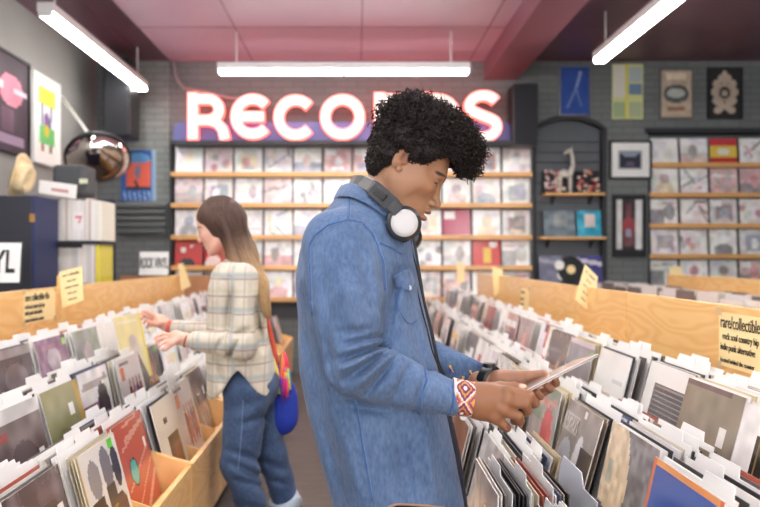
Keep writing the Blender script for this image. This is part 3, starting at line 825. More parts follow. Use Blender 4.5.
# artwork for the covers one can make out --------------------------------
rg = np.random.default_rng(3)
N = 44
def A_orange():
    a = art(N, (196, 92, 72))
    for (x0, y0, x1, y1, w) in ((.15, .28, .9, .12, .03), (.3, .2, .98, .1, .05), (.2, .95, .95, .55, .02), (.1, .7, .9, .4, .03), (.55, .98, .98, .7, .06), (.3, .06, .8, .02, .03)): line(a, x0, y0, x1, y1, w, (224, 160, 140))
    rect(a, 0, 0, .05, 1, (150, 60, 48)); oval(a, .36, .55, .13, .15, (60, 60, 60)); oval(a, .36, .55, .11, .13, (96, 190, 176)); rect(a, .84, .3, .92, .4, (240, 238, 236)); return a
def A_portraits():
    a = art(N, (232, 228, 220)); rect(a, 0, 0, .05, 1, (188, 160, 90)); oval(a, .3, .28, .14, .18, (150, 146, 146)); rect(a, .12, .45, .4, .98, (40, 38, 42)); oval(a, .62, .25, .13, .2, (120, 118, 120)); rect(a, .5, .42, .72, .7, (60, 58, 62)); rect(a, .42, .62, .72, .98, (170, 132, 50)); oval(a, .86, .3, .1, .2, (60, 58, 62)); oval(a, .8, .7, .14, .16, (52, 50, 54)); line(a, .4, .55, .45, .98, .05, (60, 50, 40)); rect(a, .78, .02, .9, .12, (110, 220, 60)); return a
def A_darkplastic():
    a = art(N, (96, 82, 84)); oval(a, .5, .6, .34, .3, (140, 124, 124)); oval(a, .3, .5, .1, .2, (70, 58, 60)); line(a, .1, .1, .5, .95, .03, (190, 184, 186)); rect(a, .8, .3, .9, .44, (238, 238, 238)); return mottle(a, 34, 7, rg)
def A_whitephoto():
    a = art(N, (238, 232, 214)); rect(a, .35, .45, .85, .98, (58, 44, 42)); oval(a, .6, .7, .12, .12, (150, 84, 60)); oval(a, .7, .55, .08, .08, (120, 90, 80)); rect(a, .35, .22, .5, .3, (60, 60, 60)); return a
def A_people():
    a = art(N, (236, 228, 226)); rect(a, .1, .12, .26, .3, (216, 110, 60)); rect(a, .1, .05, .5, .1, (120, 120, 130))
    for x, c in ((.4, (150, 60, 70)), (.55, (190, 120, 130)), (.7, (110, 100, 140)), (.85, (170, 80, 80))): oval(a, x, .62, .08, .26, c); oval(a, x, .35, .05, .06, (196, 160, 150))
    return a
def A_olive():
    a = art(N, (142, 142, 104)); oval(a, .5, .75, .3, .18, (166, 164, 130)); oval(a, .35, .55, .16, .1, (128, 130, 96)); rect(a, .87, 0, 1, 1, (176, 150, 80)); rect(a, .62, .22, .74, .36, (240, 240, 236)); return mottle(a, 12, 6, rg)
def A_grayphoto():
    a = art(N, (112, 98, 98)); rect(a, .0, .0, 1, .14, (206, 204, 204)); oval(a, .5, .6, .3, .25, (88, 74, 76)); rect(a, .05, .2, .25, .3, (150, 70, 70)); rect(a, .8, .5, .92, .64, (240, 240, 240)); return mottle(a, 26, 6, rg)
def A_monster():
    a = art(N, (44, 34, 36)); oval(a, .5, .6, .26, .2, (196, 130, 60)); oval(a, .5, .4, .16, .16, (150, 90, 60)); line(a, .3, .3, .5, .55, .07, (90, 60, 90)); line(a, .7, .3, .5, .55, .07, (180, 90, 60)); line(a, .3, .8, .2, .6, .06, (210, 150, 70)); line(a, .7, .8, .8, .6, .06, (210, 150, 70)); rect(a, .86, .02, .98, .12, (110, 220, 70)); return a
def A_purple():
    a = art(N, (132, 98, 124)); oval(a, .5, .3, .2, .18, (180, 168, 178)); oval(a, .5, .7, .4, .2, (104, 80, 100)); rect(a, .04, .1, .96, .16, (150, 110, 130)); rect(a, .86, .04, .97, .14, (170, 220, 120)); return mottle(a, 40, 9, rg)
def A_branches():
    a = art(N, (96, 88, 92)); rect(a, 0, 0, 1, .12, (150, 140, 140))
    for i in range(5): line(a, .1+.15*i, .5, .2+.15*i, 1, .05, (228, 222, 222))
    rect(a, .6, .6, .9, .68, (170, 60, 60)); oval(a, .5, .4, .3, .2, (120, 108, 110)); return mottle(a, 20, 6, rg)
def A_sketch():
    a = art(N, (236, 234, 228)); oval(a, .55, .7, .12, .1, (120, 116, 110)); line(a, .4, .85, .7, .6, .03, (90, 88, 86)); return mottle(a, 8, 5, rg)
def A_round():
    a = art(N, (128, 126, 130)); oval(a, .02, .45, .52, .62, (226, 206, 176)); oval(a, .03, 1.02, .34, .34, (110, 108, 120)); rect(a, .1, .3, .2, .5, (190, 190, 176)); return mottle(a, 26, 16, rg)
def A_blue():
    a = art(N, (48, 88, 172)); rect(a, 0, 0, 1, .05, (226, 150, 80)); rect(a, 0, 0, .05, 1, (214, 110, 70)); rect(a, .95, 0, 1, 1, (214, 110, 70)); oval(a, .16, .62, .05, .09, (120, 50, 60)); oval(a, .3, .68, .06, .09, (60, 40, 60)); oval(a, .5, .74, .05, .1, (150, 60, 60)); rect(a, .05, .8, .95, .95, (96, 60, 70)); return a
def A_grid():
    a = art(84, (240, 240, 236)); rect(a, .22, .2, .96, .96, (84, 84, 88))
    for i in range(15): rect(a, .24, .22+.048*i, .94, .236+.048*i, (140, 140, 142))
    return a
def A_sticker():
    a = art(N, (146, 136, 120)); rect(a, 0, 0, .8, .04, (120, 100, 96)); rect(a, .0, .55, .5, 1, (166, 160, 146)); rect(a, .72, .3, .84, .46, (240, 238, 232)); oval(a, .55, .6, .12, .1, (186, 170, 110)); return mottle(a, 12, 9, rg)
def A_forest():
    a = art(N, (240, 238, 236)); rect(a, .24, .2, 1, .96, (50, 44, 40))
    for i in range(6): line(a, .3+.12*i, .22, .3+.12*i, .9, .025, (130, 112, 76))
    rect(a, .24, .7, 1, .96, (110, 108, 108)); return mottle(a, 14, 12, rg)
def A_glyph():
    a = art(N, (142, 136, 132)); rect(a, .0, .12, .45, .3, (170, 164, 158)); oval(a, .25, .6, .2, .25, (176, 180, 188)); oval(a, .62, .55, .12, .3, (206, 206, 208)); rect(a, .66, .35, 1, 1, (58, 52, 54)); rect(a, .7, .7, .95, .74, (200, 200, 200)); rect(a, .55, .02, .62, .1, (236, 236, 236))
    for i in range(7): line(a, .08+.06*i, .14, .1+.06*i, .26, .02, (110, 104, 102))
    return mottle(a, 20, 7, rg)
def A_darkred():
    a = art(N, (130, 80, 72)); oval(a, .5, .6, .3, .3, (84, 50, 50)); return mottle(a, 36, 5, rg)
def A_clear():
    a = art(N, (196, 198, 204)); oval(a, .6, .5, .25, .3, (150, 156, 168)); rect(a, .0, .0, .25, 1, (220, 222, 226)); return mottle(a, 30, 8, rg)
def A_plain():
    a = art(N, (236, 238, 236)); rect(a, .1, .85, .4, .88, (190, 196, 196)); rect(a, .6, .3, .9, .33, (210, 214, 214)); return mottle(a, 6, 4, rg)
def A_dusty():
    a = art(N, (150, 146, 152)); rect(a, 0, 0, 1, .07, (214, 196, 200)); rect(a, .9, .1, .97, .16, (120, 210, 110)); return mottle(a, 12, 6, rg)
def A_portrait():
    a = art(N, (120, 104, 96)); oval(a, .45, .5, .25, .35, (196, 160, 134)); oval(a, .4, .3, .3, .2, (90, 80, 84)); return mottle(a, 34, 6, rg)

HERO = {('R', 0, 3, ): None}
HERO = {
 ('R', 0, -1): (A_clear, 'clear-sleeved thin cover at the front of the lowest right bin by his jacket hem', 1.5, .055),
 ('R', 0, 0): (A_clear, 'white crinkled plastic cover at the front of the bin just below his hand', 15, .07),
 ('R', 0, 1): (A_darkred, 'dark red-brown cover beside his open jacket front', 14, .03),
 ('R', 1, 0): (A_glyph, 'grey patterned cover with a black panel, right below the held sleeve', 16, .335),
 ('R', 1, -1): (A_round, 'grey cover with a large cream circle at the lower right', 12, .372),
 ('R', 1, -2): (A_blue, 'bright blue cover with an orange border in the bottom right corner', 13, .338),
 ('R', 2, 0): (A_grid, 'white cover with a dark striped square, in the back row at right', 15, .645),
 ('R', 2, -1): (A_sticker, 'grey-brown cover with a white price sticker, back row at right', 15, .612),
 ('R', 2, -2): (A_forest, 'white cover framing a dark forest photo at the right edge', 15, .59),
 ('R', 2, 1): (A_plain, 'plain white cover behind the tip of the held sleeve', 14, .60),
 ('R', 2, 2): (A_dusty, 'dusty grey cover with a pink top edge, back row right', 12, .60),
 ('R', 2, 3): (A_portrait, 'brownish portrait cover leaning in the right back row', 14, .60),
 ('L', 0, 2): (A_orange, 'orange cover with a turquoise oval at the lower left', 15, .07),
 ('L', 0, 1): (A_portraits, 'white cover with black and white portraits and a gold block', 15, .05),
 ('L', 0, 0): (A_darkplastic, 'dark plastic-sleeved cover in the bottom left corner', 15, .08),
 ('L', 0, 3): (A_whitephoto, 'cream cover with a dark square photo next to the orange one', 15, .043),
 ('L', 0, 4): (A_people, 'white cover with four standing figures and an orange stripe', 15, .06),
 ('L', 0, 5): (A_darkplastic, 'dark glossy cover near the hip of the woman', 15, .08),
 ('L', 1, 2): (A_olive, 'olive green cover with a white price sticker on the left', 15, .32),
 ('L', 1, 1): (A_grayphoto, 'brown-grey photo cover in plastic at the left edge', 14, .32),
 ('L', 1, 4): (A_people, 'pale cover with upright figures in the middle left row', 12, .32),
 ('L', 1, 5): (A_monster, 'black cover with orange figures below the held yellow cover', 15, .32),
 ('L', 2, 3): (A_branches, 'grey cover with white branches at the far left edge', 14, .60),
 ('L', 2, 4): (A_purple, 'purple mottled cover with a green sticker on the left', 14, .60),
 ('L', 2, 6): (A_sketch, 'off-white cover with a small ink sketch, left back row', 14, .60),
}
# shared meshes of packed sleeves
rp_ = random.Random(9)
PACK = []
for c in [(238, 236, 232), (226, 222, 216), (40, 38, 42), (196, 186, 172), (170, 84, 66), (236, 234, 236), (110, 102, 100), (70, 84, 120), (216, 206, 186), (30, 30, 34), (52, 56, 60), (232, 228, 222), (150, 136, 120), (46, 44, 50), (206, 190, 150)]:
    PACK.append(sleeve_mesh('packed_sleeve', art(2, c), T=.0032, edge=tuple(int(x*.93) for x in c), back=c))
def card_mesh(tab, H, w=.305):
    """white index divider with a raised tab"""
    t0 = -.14+tab*.045; t1 = t0+.11; h0 = H-.022
    pts = [(-w/2, 0), (w/2, 0), (w/2, h0), (t1+.006, h0), (t1, H), (t0, H), (t0-.006, h0), (-w/2, h0)]
    m_ = MB(); m_.prism(pts, 'x', -.001, .001)
    me = bpy.data.meshes.new('divider_card'); me.from_pydata(m_.v, [], m_.f); me.materials.append(M['card'])
    return me
CARDS = [card_mesh(t, .334+.007*(t % 3)) for t in range(4)]
WRITE = MB()
STUFF = MB(); counts = [0, 0]
ROWW = ['front row', 'middle row', 'back row']
def stack(side, tier, col, near=True, n=None, seed=0):
    sgn = 1 if side == 'R' else -1
    X0 = RX0 if side == 'R' else LX0
    y0 = (1.98 if side == 'R' else 1.61)+.35*col; yc = y0+.175+((0, .06, -.06)[tier] if side == 'L' else (0, .02, .14)[tier])
    r = random.Random(seed*1000+tier*100+col*7+(500 if side == 'L' else 0))
    hero = HERO.get((side, tier, col))
    lean = hero[2] if hero else r.uniform(10, 16)
    ub = hero[3]+.012 if hero else UB[tier]+r.uniform(-.02, .06)
    ub = max(ub, (.018, .315, .595)[tier])
    z = TOPZ[tier]-.304
    sidew = 'right' if side == 'R' else 'left'
    where = '%s of %s rack, %s bin from near end' % (ROWW[tier], sidew, ORD[col+2 if side == 'R' else col])
    rzr = 0 if side == 'R' else PI
    zt = TOPZ[tier]
    if near:
        k = n if n else r.choice((7, 8, 9))
        umax = (.275, .555, .80)[tier]-.01
        pitch = min(.0155 if tier else .013, (umax-ub-.03)/max(1, k+2))
        u = ub
        if hero:
            a = hero[0](); me = sleeve_mesh('record_sleeve', a, m=M['plastic_art'])
            lab = hero[1]
        else:
            a = rand_art(rg, 22, 'bin'); me = sleeve_mesh('record_sleeve', a, m=M['plastic_art'])
            lab = '%s front cover, %s' % (mean_word(a), where)
        th = R(lean)
        place('record_sleeve', me, (X0+sgn*u, yc+(hero[4] if hero and len(hero) > 4 else r.uniform(-.004, .004)), z+.002), (0, th, rzr), lab, 'record', 'records in the browsing bins')
        counts[0] += 1
        cards = set(r.sample(range(1, k), 3 if k > 5 else 2))
        ci = 0
        for i in range(1, k):
            u += pitch*r.uniform(.75, 1.2) if i not in (3,) else pitch*1.5
            if i in cards:
                o = place('divider_card', CARDS[(r.randrange(4))], (X0+sgn*u, yc, z+.002), (0, th, rzr),
                          'white index card, %s in %s' % (('frontmost', 'second', 'third', 'fourth')[ci], where), 'divider card', 'white index cards in the browsing bins')
                ci += 1; u += .0045
            dz = r.uniform(-.006, .004)
            place('record_sleeve', r.choice(PACK), (X0+sgn*u, yc+r.uniform(-.006, .006), z+.002+max(0, dz)), (0, th, rzr),
                  'packed sleeve behind the front, %s' % where, 'record', 'records in the browsing bins')
            counts[0] += 1
            th += R(r.uniform(0, .25))
    else:
        th = R(lean); u = ub; k = 9; umax = (.275, .555, .80)[tier]-.01
        pitch = (umax-ub-.02)/k
        cards = (3, 6)
        ci = 0
        cs, sn = math.cos(th), math.sin(th)
        for i in range(k):
            x = X0+sgn*u; H_ = .31+r.uniform(-.003, .003)
            if i in cards:
                place('divider_card', CARDS[r.randrange(4)], (x, yc, z+.002), (0, th, rzr),
                      'white index card, %s in %s' % (('front', 'rear')[ci], where), 'divider card', 'white index cards in the browsing bins')
                ci += 1; u += pitch; continue
            c = r.choice([(238, 236, 232), (244, 243, 240), (228, 222, 214), (90, 84, 86), (214, 206, 196), (236, 234, 236), (200, 150, 140), (160, 156, 158), (242, 240, 236)])
            if i == 0:
                a = rand_art(rg, 8, 'bin' if r.random() < .55 else 'wall')
                for rr1 in range(8):
                    for cc1 in range(8):
                        y_a = yc+sgn*(.155-.31*cc1/8); y_b = yc+sgn*(.155-.31*(cc1+1)/8); h1 = .31*(1-rr1/8); h2 = .31*(1-(rr1+1)/8)
                        q = [(x+sgn*(sn*h-.002), y, z+.002+cs*h) for (y, h) in ((y_a, h2), (y_b, h2), (y_b, h1), (y_a, h1))]
                        STUFF.add(q, [(0, 1, 2, 3)], tuple(a[rr1, cc1]))
            t = .0016
            vs = []
            for (hh, tt) in ((0, -t), (H_, -t), (H_, t), (0, t)):
                for y in (yc-.155, yc+.155): vs.append((x+sgn*(sn*hh+tt), y, z+.002+cs*hh))
            STUFF.add(vs, [(0, 1, 3, 2), (2, 3, 5, 4), (4, 5, 7, 6), (0, 2, 4, 6), (1, 7, 5, 3)], c)
            u += pitch

for tier in range(3):
    for col in range(-2, 4):
        nn = {(0, -1): 15, (0, 0): 12, (1, 0): 11, (0, -2): 4, (1, -2): 8, (1, -1): 9, (2, -2): 8}.get((tier, col), 9)
        stack('R', tier, col, True, nn)
    for col in range(0, 7 if tier == 2 else 6): stack('L', tier, col, True, {(0, 2): 9, (0, 1): 9, (2, 0): 3, (1, 0): 5, (2, 1): 3, (2, 2): 3}.get((tier, col), 7))
    for col in range(4, 16): stack('R', tier, col, False)
    for col in range(7 if tier == 2 else 6, 15): stack('L', tier, col, False)
o = STUFF.build('packed_records', M['sleeve'])
tag(o, 'records packed in the distant bins of both aisle racks', 'records', kind='stuff')
# the plain big divider card and the pocket of taller cards right of the thin stack
def big_card(x, yc, z, H, lean, label, m_=None, w=.30, tab=True):
    me = bpy.data.meshes.new('large_divider_card')
    pts = [(-w/2, 0), (w/2, 0), (w/2, H-.03), (w/2-.02, H), (-w/2+.13, H), (-w/2+.10, H-.03), (-w/2, H-.03)]
    b = MB(); b.prism(pts, 'x', -.0012, .0012); me.from_pydata(b.v, [], b.f); me.materials.append(m_ or M['card'])
    place('large_divider_card', me, (x, yc, z), (0, R(lean), 0), label, 'divider card', 'white index cards in the browsing bins')
big_card(RX0+.262, 1.805, TOPZ[0]-.302, .325, 7, 'big pale blue-white divider card at the back of the lowest right bin', M['blue_card'])

# ---------- second aisle at right: only its upper parts are in sight
e = empty('record_bin_rack', (2.5, 6.6, 0), 'birch record rack across the second aisle', 'record rack', None)
MB().box(2.87, 2.89, 4.4, 6.85, .02, 1.15).build('back_panel', M['birch'], e, loc=e.location, bevel=.004)
MB().box(1.95, 2.86, 4.4, 8.0, .0, .62).build('bin_body', M['birch'], e, loc=e.location, bevel=.004)
MB().box(2.45, 2.86, 4.4, 8.0, .621, .70).build('bin_floor', M['birch_edge'], e, loc=e.location)
ST2 = MB(); r = random.Random(77)
for k in range(10):
    yc = 4.6+.35*k
    for i in range(9):
        x = 2.5+.034*i+r.uniform(0, .01); h = .33+r.uniform(-.01, .03)
        c = r.choice([(238, 236, 232), (244, 243, 240), (120, 110, 110), (214, 206, 200), (236, 234, 236), (150, 120, 110)])
        ST2.box(x, x+.004, yc-.155, yc+.155, .702, .702+h, c)
tag(ST2.build('packed_records', M['sleeve'], loc=(2.6, 6, .7)), 'records packed in the second aisle rack behind the right partition', 'records', kind='stuff')
# small brown browser bin far left, beyond the end of the left rack
e = empty('browser_bin', (-1.55, 7.35, 0), 'brown wooden bin end behind the far end of the left rack', 'record bin')
MB().box(-2.3, -1.3, 7.2, 7.22, .3, 1.13).build('end_panel', mat('brown_ply', (188, 132, 92), .5, noise=.06), e, loc=e.location)
MB().box(-2.3, -1.3, 7.22, 7.6, .3, .5).build('bin_floor', M['birch_edge'], e, loc=e.location)
for x in (-2.28, -1.34):
    MB().box(x, x+.04, 7.22, 7.6, 0, .3).build('leg', M['birch_edge'], e, loc=e.location)

# ---------- signs
XD = RX0+DIVU
def flat_sign(y0, y1, z0, z1, x, side, label, lines, name='price_sign', tilt=0):
    """paper taped to the aisle face of a partition; side=+1 faces -x"""
    e = empty(name, (x, (y0+y1)/2, z0), label, 'sign')
    s = -1 if side > 0 else 1
    MB().box(min(x+s*.001, x+s*.0025), max(x+s*.001, x+s*.0025), y0, y1, z0, z1).build('paper', M['cream'], e, loc=e.location)
    for (yy, zz_) in ((y0, z1), (y1, z1), (y1, z0), (y0, z0)):
        MB().box(min(x+s*.0026, x+s*.0031), max(x+s*.0026, x+s*.0031), yy-.018, yy+.018, zz_-.012, zz_+.014).build('tape', mat_tape, e, loc=e.location)
    rot = (PI/2, 0, -PI/2) if side > 0 else (PI/2, 0, PI/2)
    for (body, size, zt, sx, bold, dy) in lines:
        text(body, size, M['ink'], (x+s*.0032, (y1-.012 if side > 0 else y0+.012), zt), rot, e, sx=sx, bold=bold, align='LEFT')
    return e
mat_tape = mat('clear_tape', (226, 196, 150), .2)
zs0, zs1 = .945, 1.125
flat_sign(2.17, 2.51, zs0, zs1, XD, 1, 'cream paper sign reading rare collectible, taped to the right partition',
          [('rare/collectible', .058, 1.092, .70, 0, 0), ('  rock soul country hip', .033, 1.046, .78, 0, 0), ('indie punk alternative', .033, 1.010, .76, 0, 0), ('located behind the counter', .022, .966, .88, 0, 0)])
XDL = LX0-DIVU
flat_sign(3.56, 3.93, .985, 1.14, XDL, -1, 'cream paper sign about rare 45s, taped flat to the left partition',
          [('rare collectible 45s', .050, 1.11, .72, .0006, 0), ('rock soul country hip hop', .03, 1.066, .7, .0003, 0), ('indie punk alternative', .03, 1.036, .75, .0003, 0), ('located behind the counter', .026, 1.0, .75, .0002, 0)])
flat_sign(5.28, 5.55, .93, 1.08, XD, 1, 'small cream paper sign taped flat at the far part of the right partition',
          [('rare 7 inch', .03, 1.05, .9, .0008, 0), ('indie punk', .024, 1.0, .9, .0006, 0), ('rock soul', .024, .96, .9, .0006, 0)])

def hung_sign(px, Y, ztop, label, lines=False, clip=None):
    """card clamped across the top edge of a partition; px = its four corners"""
    pc = [P(x, y, Y) for x, y in px]
    c = sum(pc, Vector((0, 0, 0)))/4
    cx_ = clip if clip is not None else c.x
    e = empty('section_sign', (cx_, Y, ztop), label, 'sign', 'yellow section cards clipped on the partitions')
    vs = [p+Vector((0, t, 0)) for t in (-.0012, .0012) for p in pc]
    MB().add(vs, [(0, 1, 2, 3), (7, 6, 5, 4), (0, 4, 5, 1), (1, 5, 6, 2), (2, 6, 7, 3), (3, 7, 4, 0)]).build('card', M['cream'], e, loc=e.location)
    MB().box(cx_-.018, cx_+.018, Y+.004, Y+.05, ztop-.03, ztop+.06).build('wooden_clip', M['clip'], e, loc=e.location, bevel=.006)
    if lines:
        tx = (pc[1]-pc[0]); dn = (pc[3]-pc[0])
        ang = -math.atan2(tx.z, tx.x)
        for i, (b_, sz) in enumerate((('rare / collectible', .022), ('rock  soul', .018), ('country  hip hop', .018), ('indie  punk', .018), ('alternative', .018))):
            p = pc[0]+tx*.5+dn*(.14+.17*i)
            text(b_, sz*tx.length/.16, M['ink'], (p.x, Y-.004, p.z), (PI/2, ang, 0), e, bold=.0001, sx=.8)
    return e
M['clip'] = mat('clip_wood', (240, 190, 110), .5)
hung_sign([(585, 264), (598, 277), (591, 313), (575, 299)], 3.95, DIVZ, 'tilted yellow card standing on the right partition, nearest of its row', True, XD+.01)
hung_sign([(492, 266), (503, 270), (503, 292), (494, 296)], 6.4, DIVZ, 'yellow card on the right partition under the red and yellow record cover')
hung_sign([(457, 262), (465, 265), (465, 282), (457, 284)], 7.4, DIVZ, 'yellow card at the far end of the right partition')
hung_sign([(59, 272), (82, 266), (83.5, 300), (62, 308)], 3.99, DIVZ, 'yellow card standing on the left partition beside the flat taped sign', True, XDL)
hung_sign([(178, 264), (183, 263), (191, 286), (181, 291)], 6.6, DIVZ, 'yellow card at the far end of the left partition near the white plaque')
hung_sign([(669, 268), (680, 266), (687, 282), (672, 288)], 6.78, 1.15, 'yellow card at the end of the second aisle partition')

def plaque(x, y, w, h, z, ang, body, size, label, sx=.55):
    e = empty('section_plaque', (x, y, z), label, 'sign')
    f = MB(); c, s_ = math.cos(ang), math.sin(ang)
    def q(m_, a, b, z0, z1, t0, t1):
        vs = []
        for zq in (z0, z1):
            for p, t in ((a, t0), (b, t0), (b, t1), (a, t1)):
                vs.append((x+p*c-t*s_, y+p*s_+t*c-(zq-z)*-.12, zq))
        m_.add(vs, [(0, 3, 2, 1), (4, 5, 6, 7), (0, 1, 5, 4), (1, 2, 6, 5), (2, 3, 7, 6), (3, 0, 4, 7)]); return m_
    q(MB(), -w/2, w/2, z, z+h, 0, .012).build('plaque_frame', M['black_frame'], e, loc=e.location, bevel=.003)
    q(MB(), -w/2+.008, w/2-.008, z+.008, z+h-.008, -.003, -.0002).build('plaque_face', M['card'], e, loc=e.location)
    text(body, size, M['ink'], (x+.005*s_, y+h/2*.12-.006*c, z+h/2), (PI/2-R(7), 0, ang), e, sx=sx, bold=size*.02)
    return e
plaque(xx(-14, 4.35), 4.35, .40, .25, DIVZ+.002, R(3), 'VINYL', .19, 'white plaque with tall black letters in a black frame, left edge of the partition', sx=.62)
plaque(xx(153.5, 6.1), 6.1, .27, .21, DIVZ+.002, R(-8), 'ROCK VINYL', .12, 'white plaque reading rock vinyl standing on the left partition', sx=.35)
for (x, y, a) in ((xx(-14, 4.35), 4.35, 0), (xx(153.5, 6.1), 6.1, 0)):
    pass

# =================================================================  IMPLICIT SURFACES
def snets(F_, org, h):
    """surface nets: F_ <0 inside. returns verts, quads"""
    nx, ny, nz = F_.shape
    S = F_ < 0
    c = np.zeros((nx-1, ny-1, nz-1), np.int8)
    for i in (0, 1):
        for j in (0, 1):
            for k in (0, 1): c += S[i:nx-1+i, j:ny-1+j, k:nz-1+k]
    cells = np.argwhere((c > 0) & (c < 8)); idx = -np.ones(c.shape, np.int64); idx[tuple(cells.T)] = np.arange(len(cells))
    acc = np.zeros((len(cells), 3)); cnt = np.zeros(len(cells))
    cr = [(i, j, k) for i in (0, 1) for j in (0, 1) for k in (0, 1)]
    I, J, K = cells.T
    vals = {q: F_[I+q[0], J+q[1], K+q[2]] for q in cr}
    for q in cr:
        for ax in range(3):
            if q[ax] == 0:
                p = list(q); p[ax] = 1; p = tuple(p)
                a, b = vals[q], vals[p]; m_ = (a < 0) != (b < 0)
                t = np.where(m_, a/np.where(m_, a-b, 1), 0)
                for d in range(3):
                    acc[:, d] += np.where(m_, q[d]+(t if d == ax else 0), 0)
                cnt += m_
    V = (cells+acc/cnt[:, None])*h+np.array(org)
    quads = []
    for ax in range(3):
        o1, o2 = [(1, 2), (2, 0), (0, 1)][ax]
        sl_a = [slice(None)]*3; sl_b = [slice(None)]*3
        sl_a[ax] = slice(0, -1); sl_b[ax] = slice(1, None)
        A = S[tuple(sl_a)]; B = S[tuple(sl_b)]
        e_ = np.argwhere(A != B)
        e_ = e_[(e_[:, o1] > 0) & (e_[:, o2] > 0) & (e_[:, o1] < F_.shape[o1]-1) & (e_[:, o2] < F_.shape[o2]-1)]
        u1 = np.zeros(3, int); u1[o1] = 1; u2 = np.zeros(3, int); u2[o2] = 1
        q = np.stack([idx[tuple((e_-u1-u2).T)], idx[tuple((e_-u2).T)], idx[tuple(e_.T)], idx[tuple((e_-u1).T)]], 1)
        fl = A[tuple(e_.T)]
        q[~fl] = q[~fl][:, ::-1]
        quads.append(q)
    return V, np.concatenate(quads)

def bridge(Vs, Qs, Cs, ia, pa, ib, pb, path, rad):
    """join two lumps of one body with an arm that runs inside the clothing"""
    offs = np.cumsum([0]+[len(v) for v in Vs]); V = np.concatenate(Vs); 
    def face(i, p):
        q = Qs[i]; c = Vs[i][q].mean(1); k = int(np.argmin(((c-np.array(p))**2).sum(1))); return [int(a)+int(offs[i]) for a in q[k]]
    A, B = face(ia, pa), face(ib, pb)
    rings = [A]; extra = []; n0 = len(V); pts = [Vector(V[A].mean(0))]+[Vector(p) for p in path]+[Vector(V[B].mean(0))]
    prev = V[A]-V[A].mean(0); prev = prev/np.linalg.norm(prev, axis=1)[:, None]
    for p in path:
        rings.append([n0+len(extra)+k for k in range(4)]); extra += [np.array(p)+prev[k]*rad for k in range(4)]
    rings.append(B)
    ex = np.array(extra); cb = V[B]
    best = min(((s, d) for s in range(4) for d in (1, -1)), key=lambda sd: sum(np.linalg.norm(ex[-4+k]-cb[(sd[0]+sd[1]*k) % 4]) for k in range(4)))
    rings[-1] = [B[(best[0]+best[1]*k) % 4] for k in range(4)]
    fs = [[rings[i][k], rings[i][(k+1) % 4], rings[i+1][(k+1) % 4], rings[i+1][k]] for i in range(len(rings)-1) for k in range(4)]
    return ex, fs

class SDF:
    def __init__(s, lo, hi, h):
        s.h = h; s.lo = np.array(lo, float)
        n = [int((b-a)/h)+2 for a, b in zip(lo, hi)]
        s.X, s.Y, s.Z = np.meshgrid(*[lo[i]+h*np.arange(n[i]) for i in range(3)], indexing='ij')
        s.X = s.X.astype(np.float32); s.Y = s.Y.astype(np.float32); s.Z = s.Z.astype(np.float32)
        s.F = np.full(s.X.shape, 10., np.float32)
    def ell(s, c, r, rot=None):
        x, y, z = s.X-c[0], s.Y-c[1], s.Z-c[2]
        if rot is not None:
            M_ = rot
            x, y, z = M_[0][0]*x+M_[0][1]*y+M_[0][2]*z, M_[1][0]*x+M_[1][1]*y+M_[1][2]*z, M_[2][0]*x+M_[2][1]*y+M_[2][2]*z
        k0 = np.sqrt((x/r[0])**2+(y/r[1])**2+(z/r[2])**2)+1e-6
        k1 = np.sqrt((x/r[0]**2)**2+(y/r[1]**2)**2+(z/r[2]**2)**2)+1e-6
        return k0*(k0-1)/k1
    def cap(s, a, b, ra, rb=None):
        rb = ra if rb is None else rb
        d = [b[i]-a[i] for i in range(3)]; L = sum(q*q for q in d)+1e-12
        t = np.clip(((s.X-a[0])*d[0]+(s.Y-a[1])*d[1]+(s.Z-a[2])*d[2])/L, 0, 1)
        return np.sqrt((s.X-a[0]-t*d[0])**2+(s.Y-a[1]-t*d[1])**2+(s.Z-a[2]-t*d[2])**2)-(ra+(rb-ra)*t)
    def add(s, d, k=.0):
        if k <= 0: s.F = np.minimum(s.F, d)
        else:
            h_ = np.clip(.5+.5*(s.F-d)/k, 0, 1); s.F = s.F*(1-h_)+d*h_-k*h_*(1-h_)
        return s
    def sub(s, d, k=.0):
        d = -d
        if k <= 0: s.F = np.maximum(s.F, d)
        else:
            h_ = np.clip(.5-.5*(s.F-d)/k, 0, 1); s.F = s.F*(1-h_)+d*h_+k*h_*(1-h_)
        return s
    def mesh(s): return snets(s.F, s.lo, s.h)

def mk(name, V, Q, m_, parent=None, cols=None, smooth=True, loc=None, sm=0):
    me = bpy.data.meshes.new(name)
    off = np.array(loc) if loc is not None else np.zeros(3)
    me.from_pydata((V-off).tolist(), [], Q.tolist() if hasattr(Q, 'tolist') else Q)
    if cols is not None:
        at = me.attributes.new('Col', 'FLOAT_COLOR', 'POINT')
        arr = np.ones((len(V), 4), np.float32); arr[:, :3] = lin(cols); at.data.foreach_set('color', arr.ravel())
    me.materials.append(m_)
    if smooth: me.polygons.foreach_set('use_smooth', [True]*len(me.polygons))
    o = bpy.data.objects.new(name, me); C.objects.link(o); o.location = off
    if parent is not None: o.parent = parent; o.location = Vector(off)-pworld(parent)
    if sm:
        q = o.modifiers.new('s', 'SMOOTH'); q.iterations = sm; q.factor = .5
    return o

def wig(X, Y, Z, fs, seed, n=6):
    """smooth wrinkle field: a few sine waves with the given spatial frequencies"""
    r = random.Random(seed); o = 0
    for i in range(n):
        k = [f*r.uniform(.5, 1.2)*r.choice((-1, 1)) for f in fs]; o = o+np.sin(k[0]*X+k[1]*Y+k[2]*Z+r.uniform(0, 6.3)+1.2*np.sin(.6*(k[1]*X+k[2]*Y+k[0]*Z)))
    return o/n

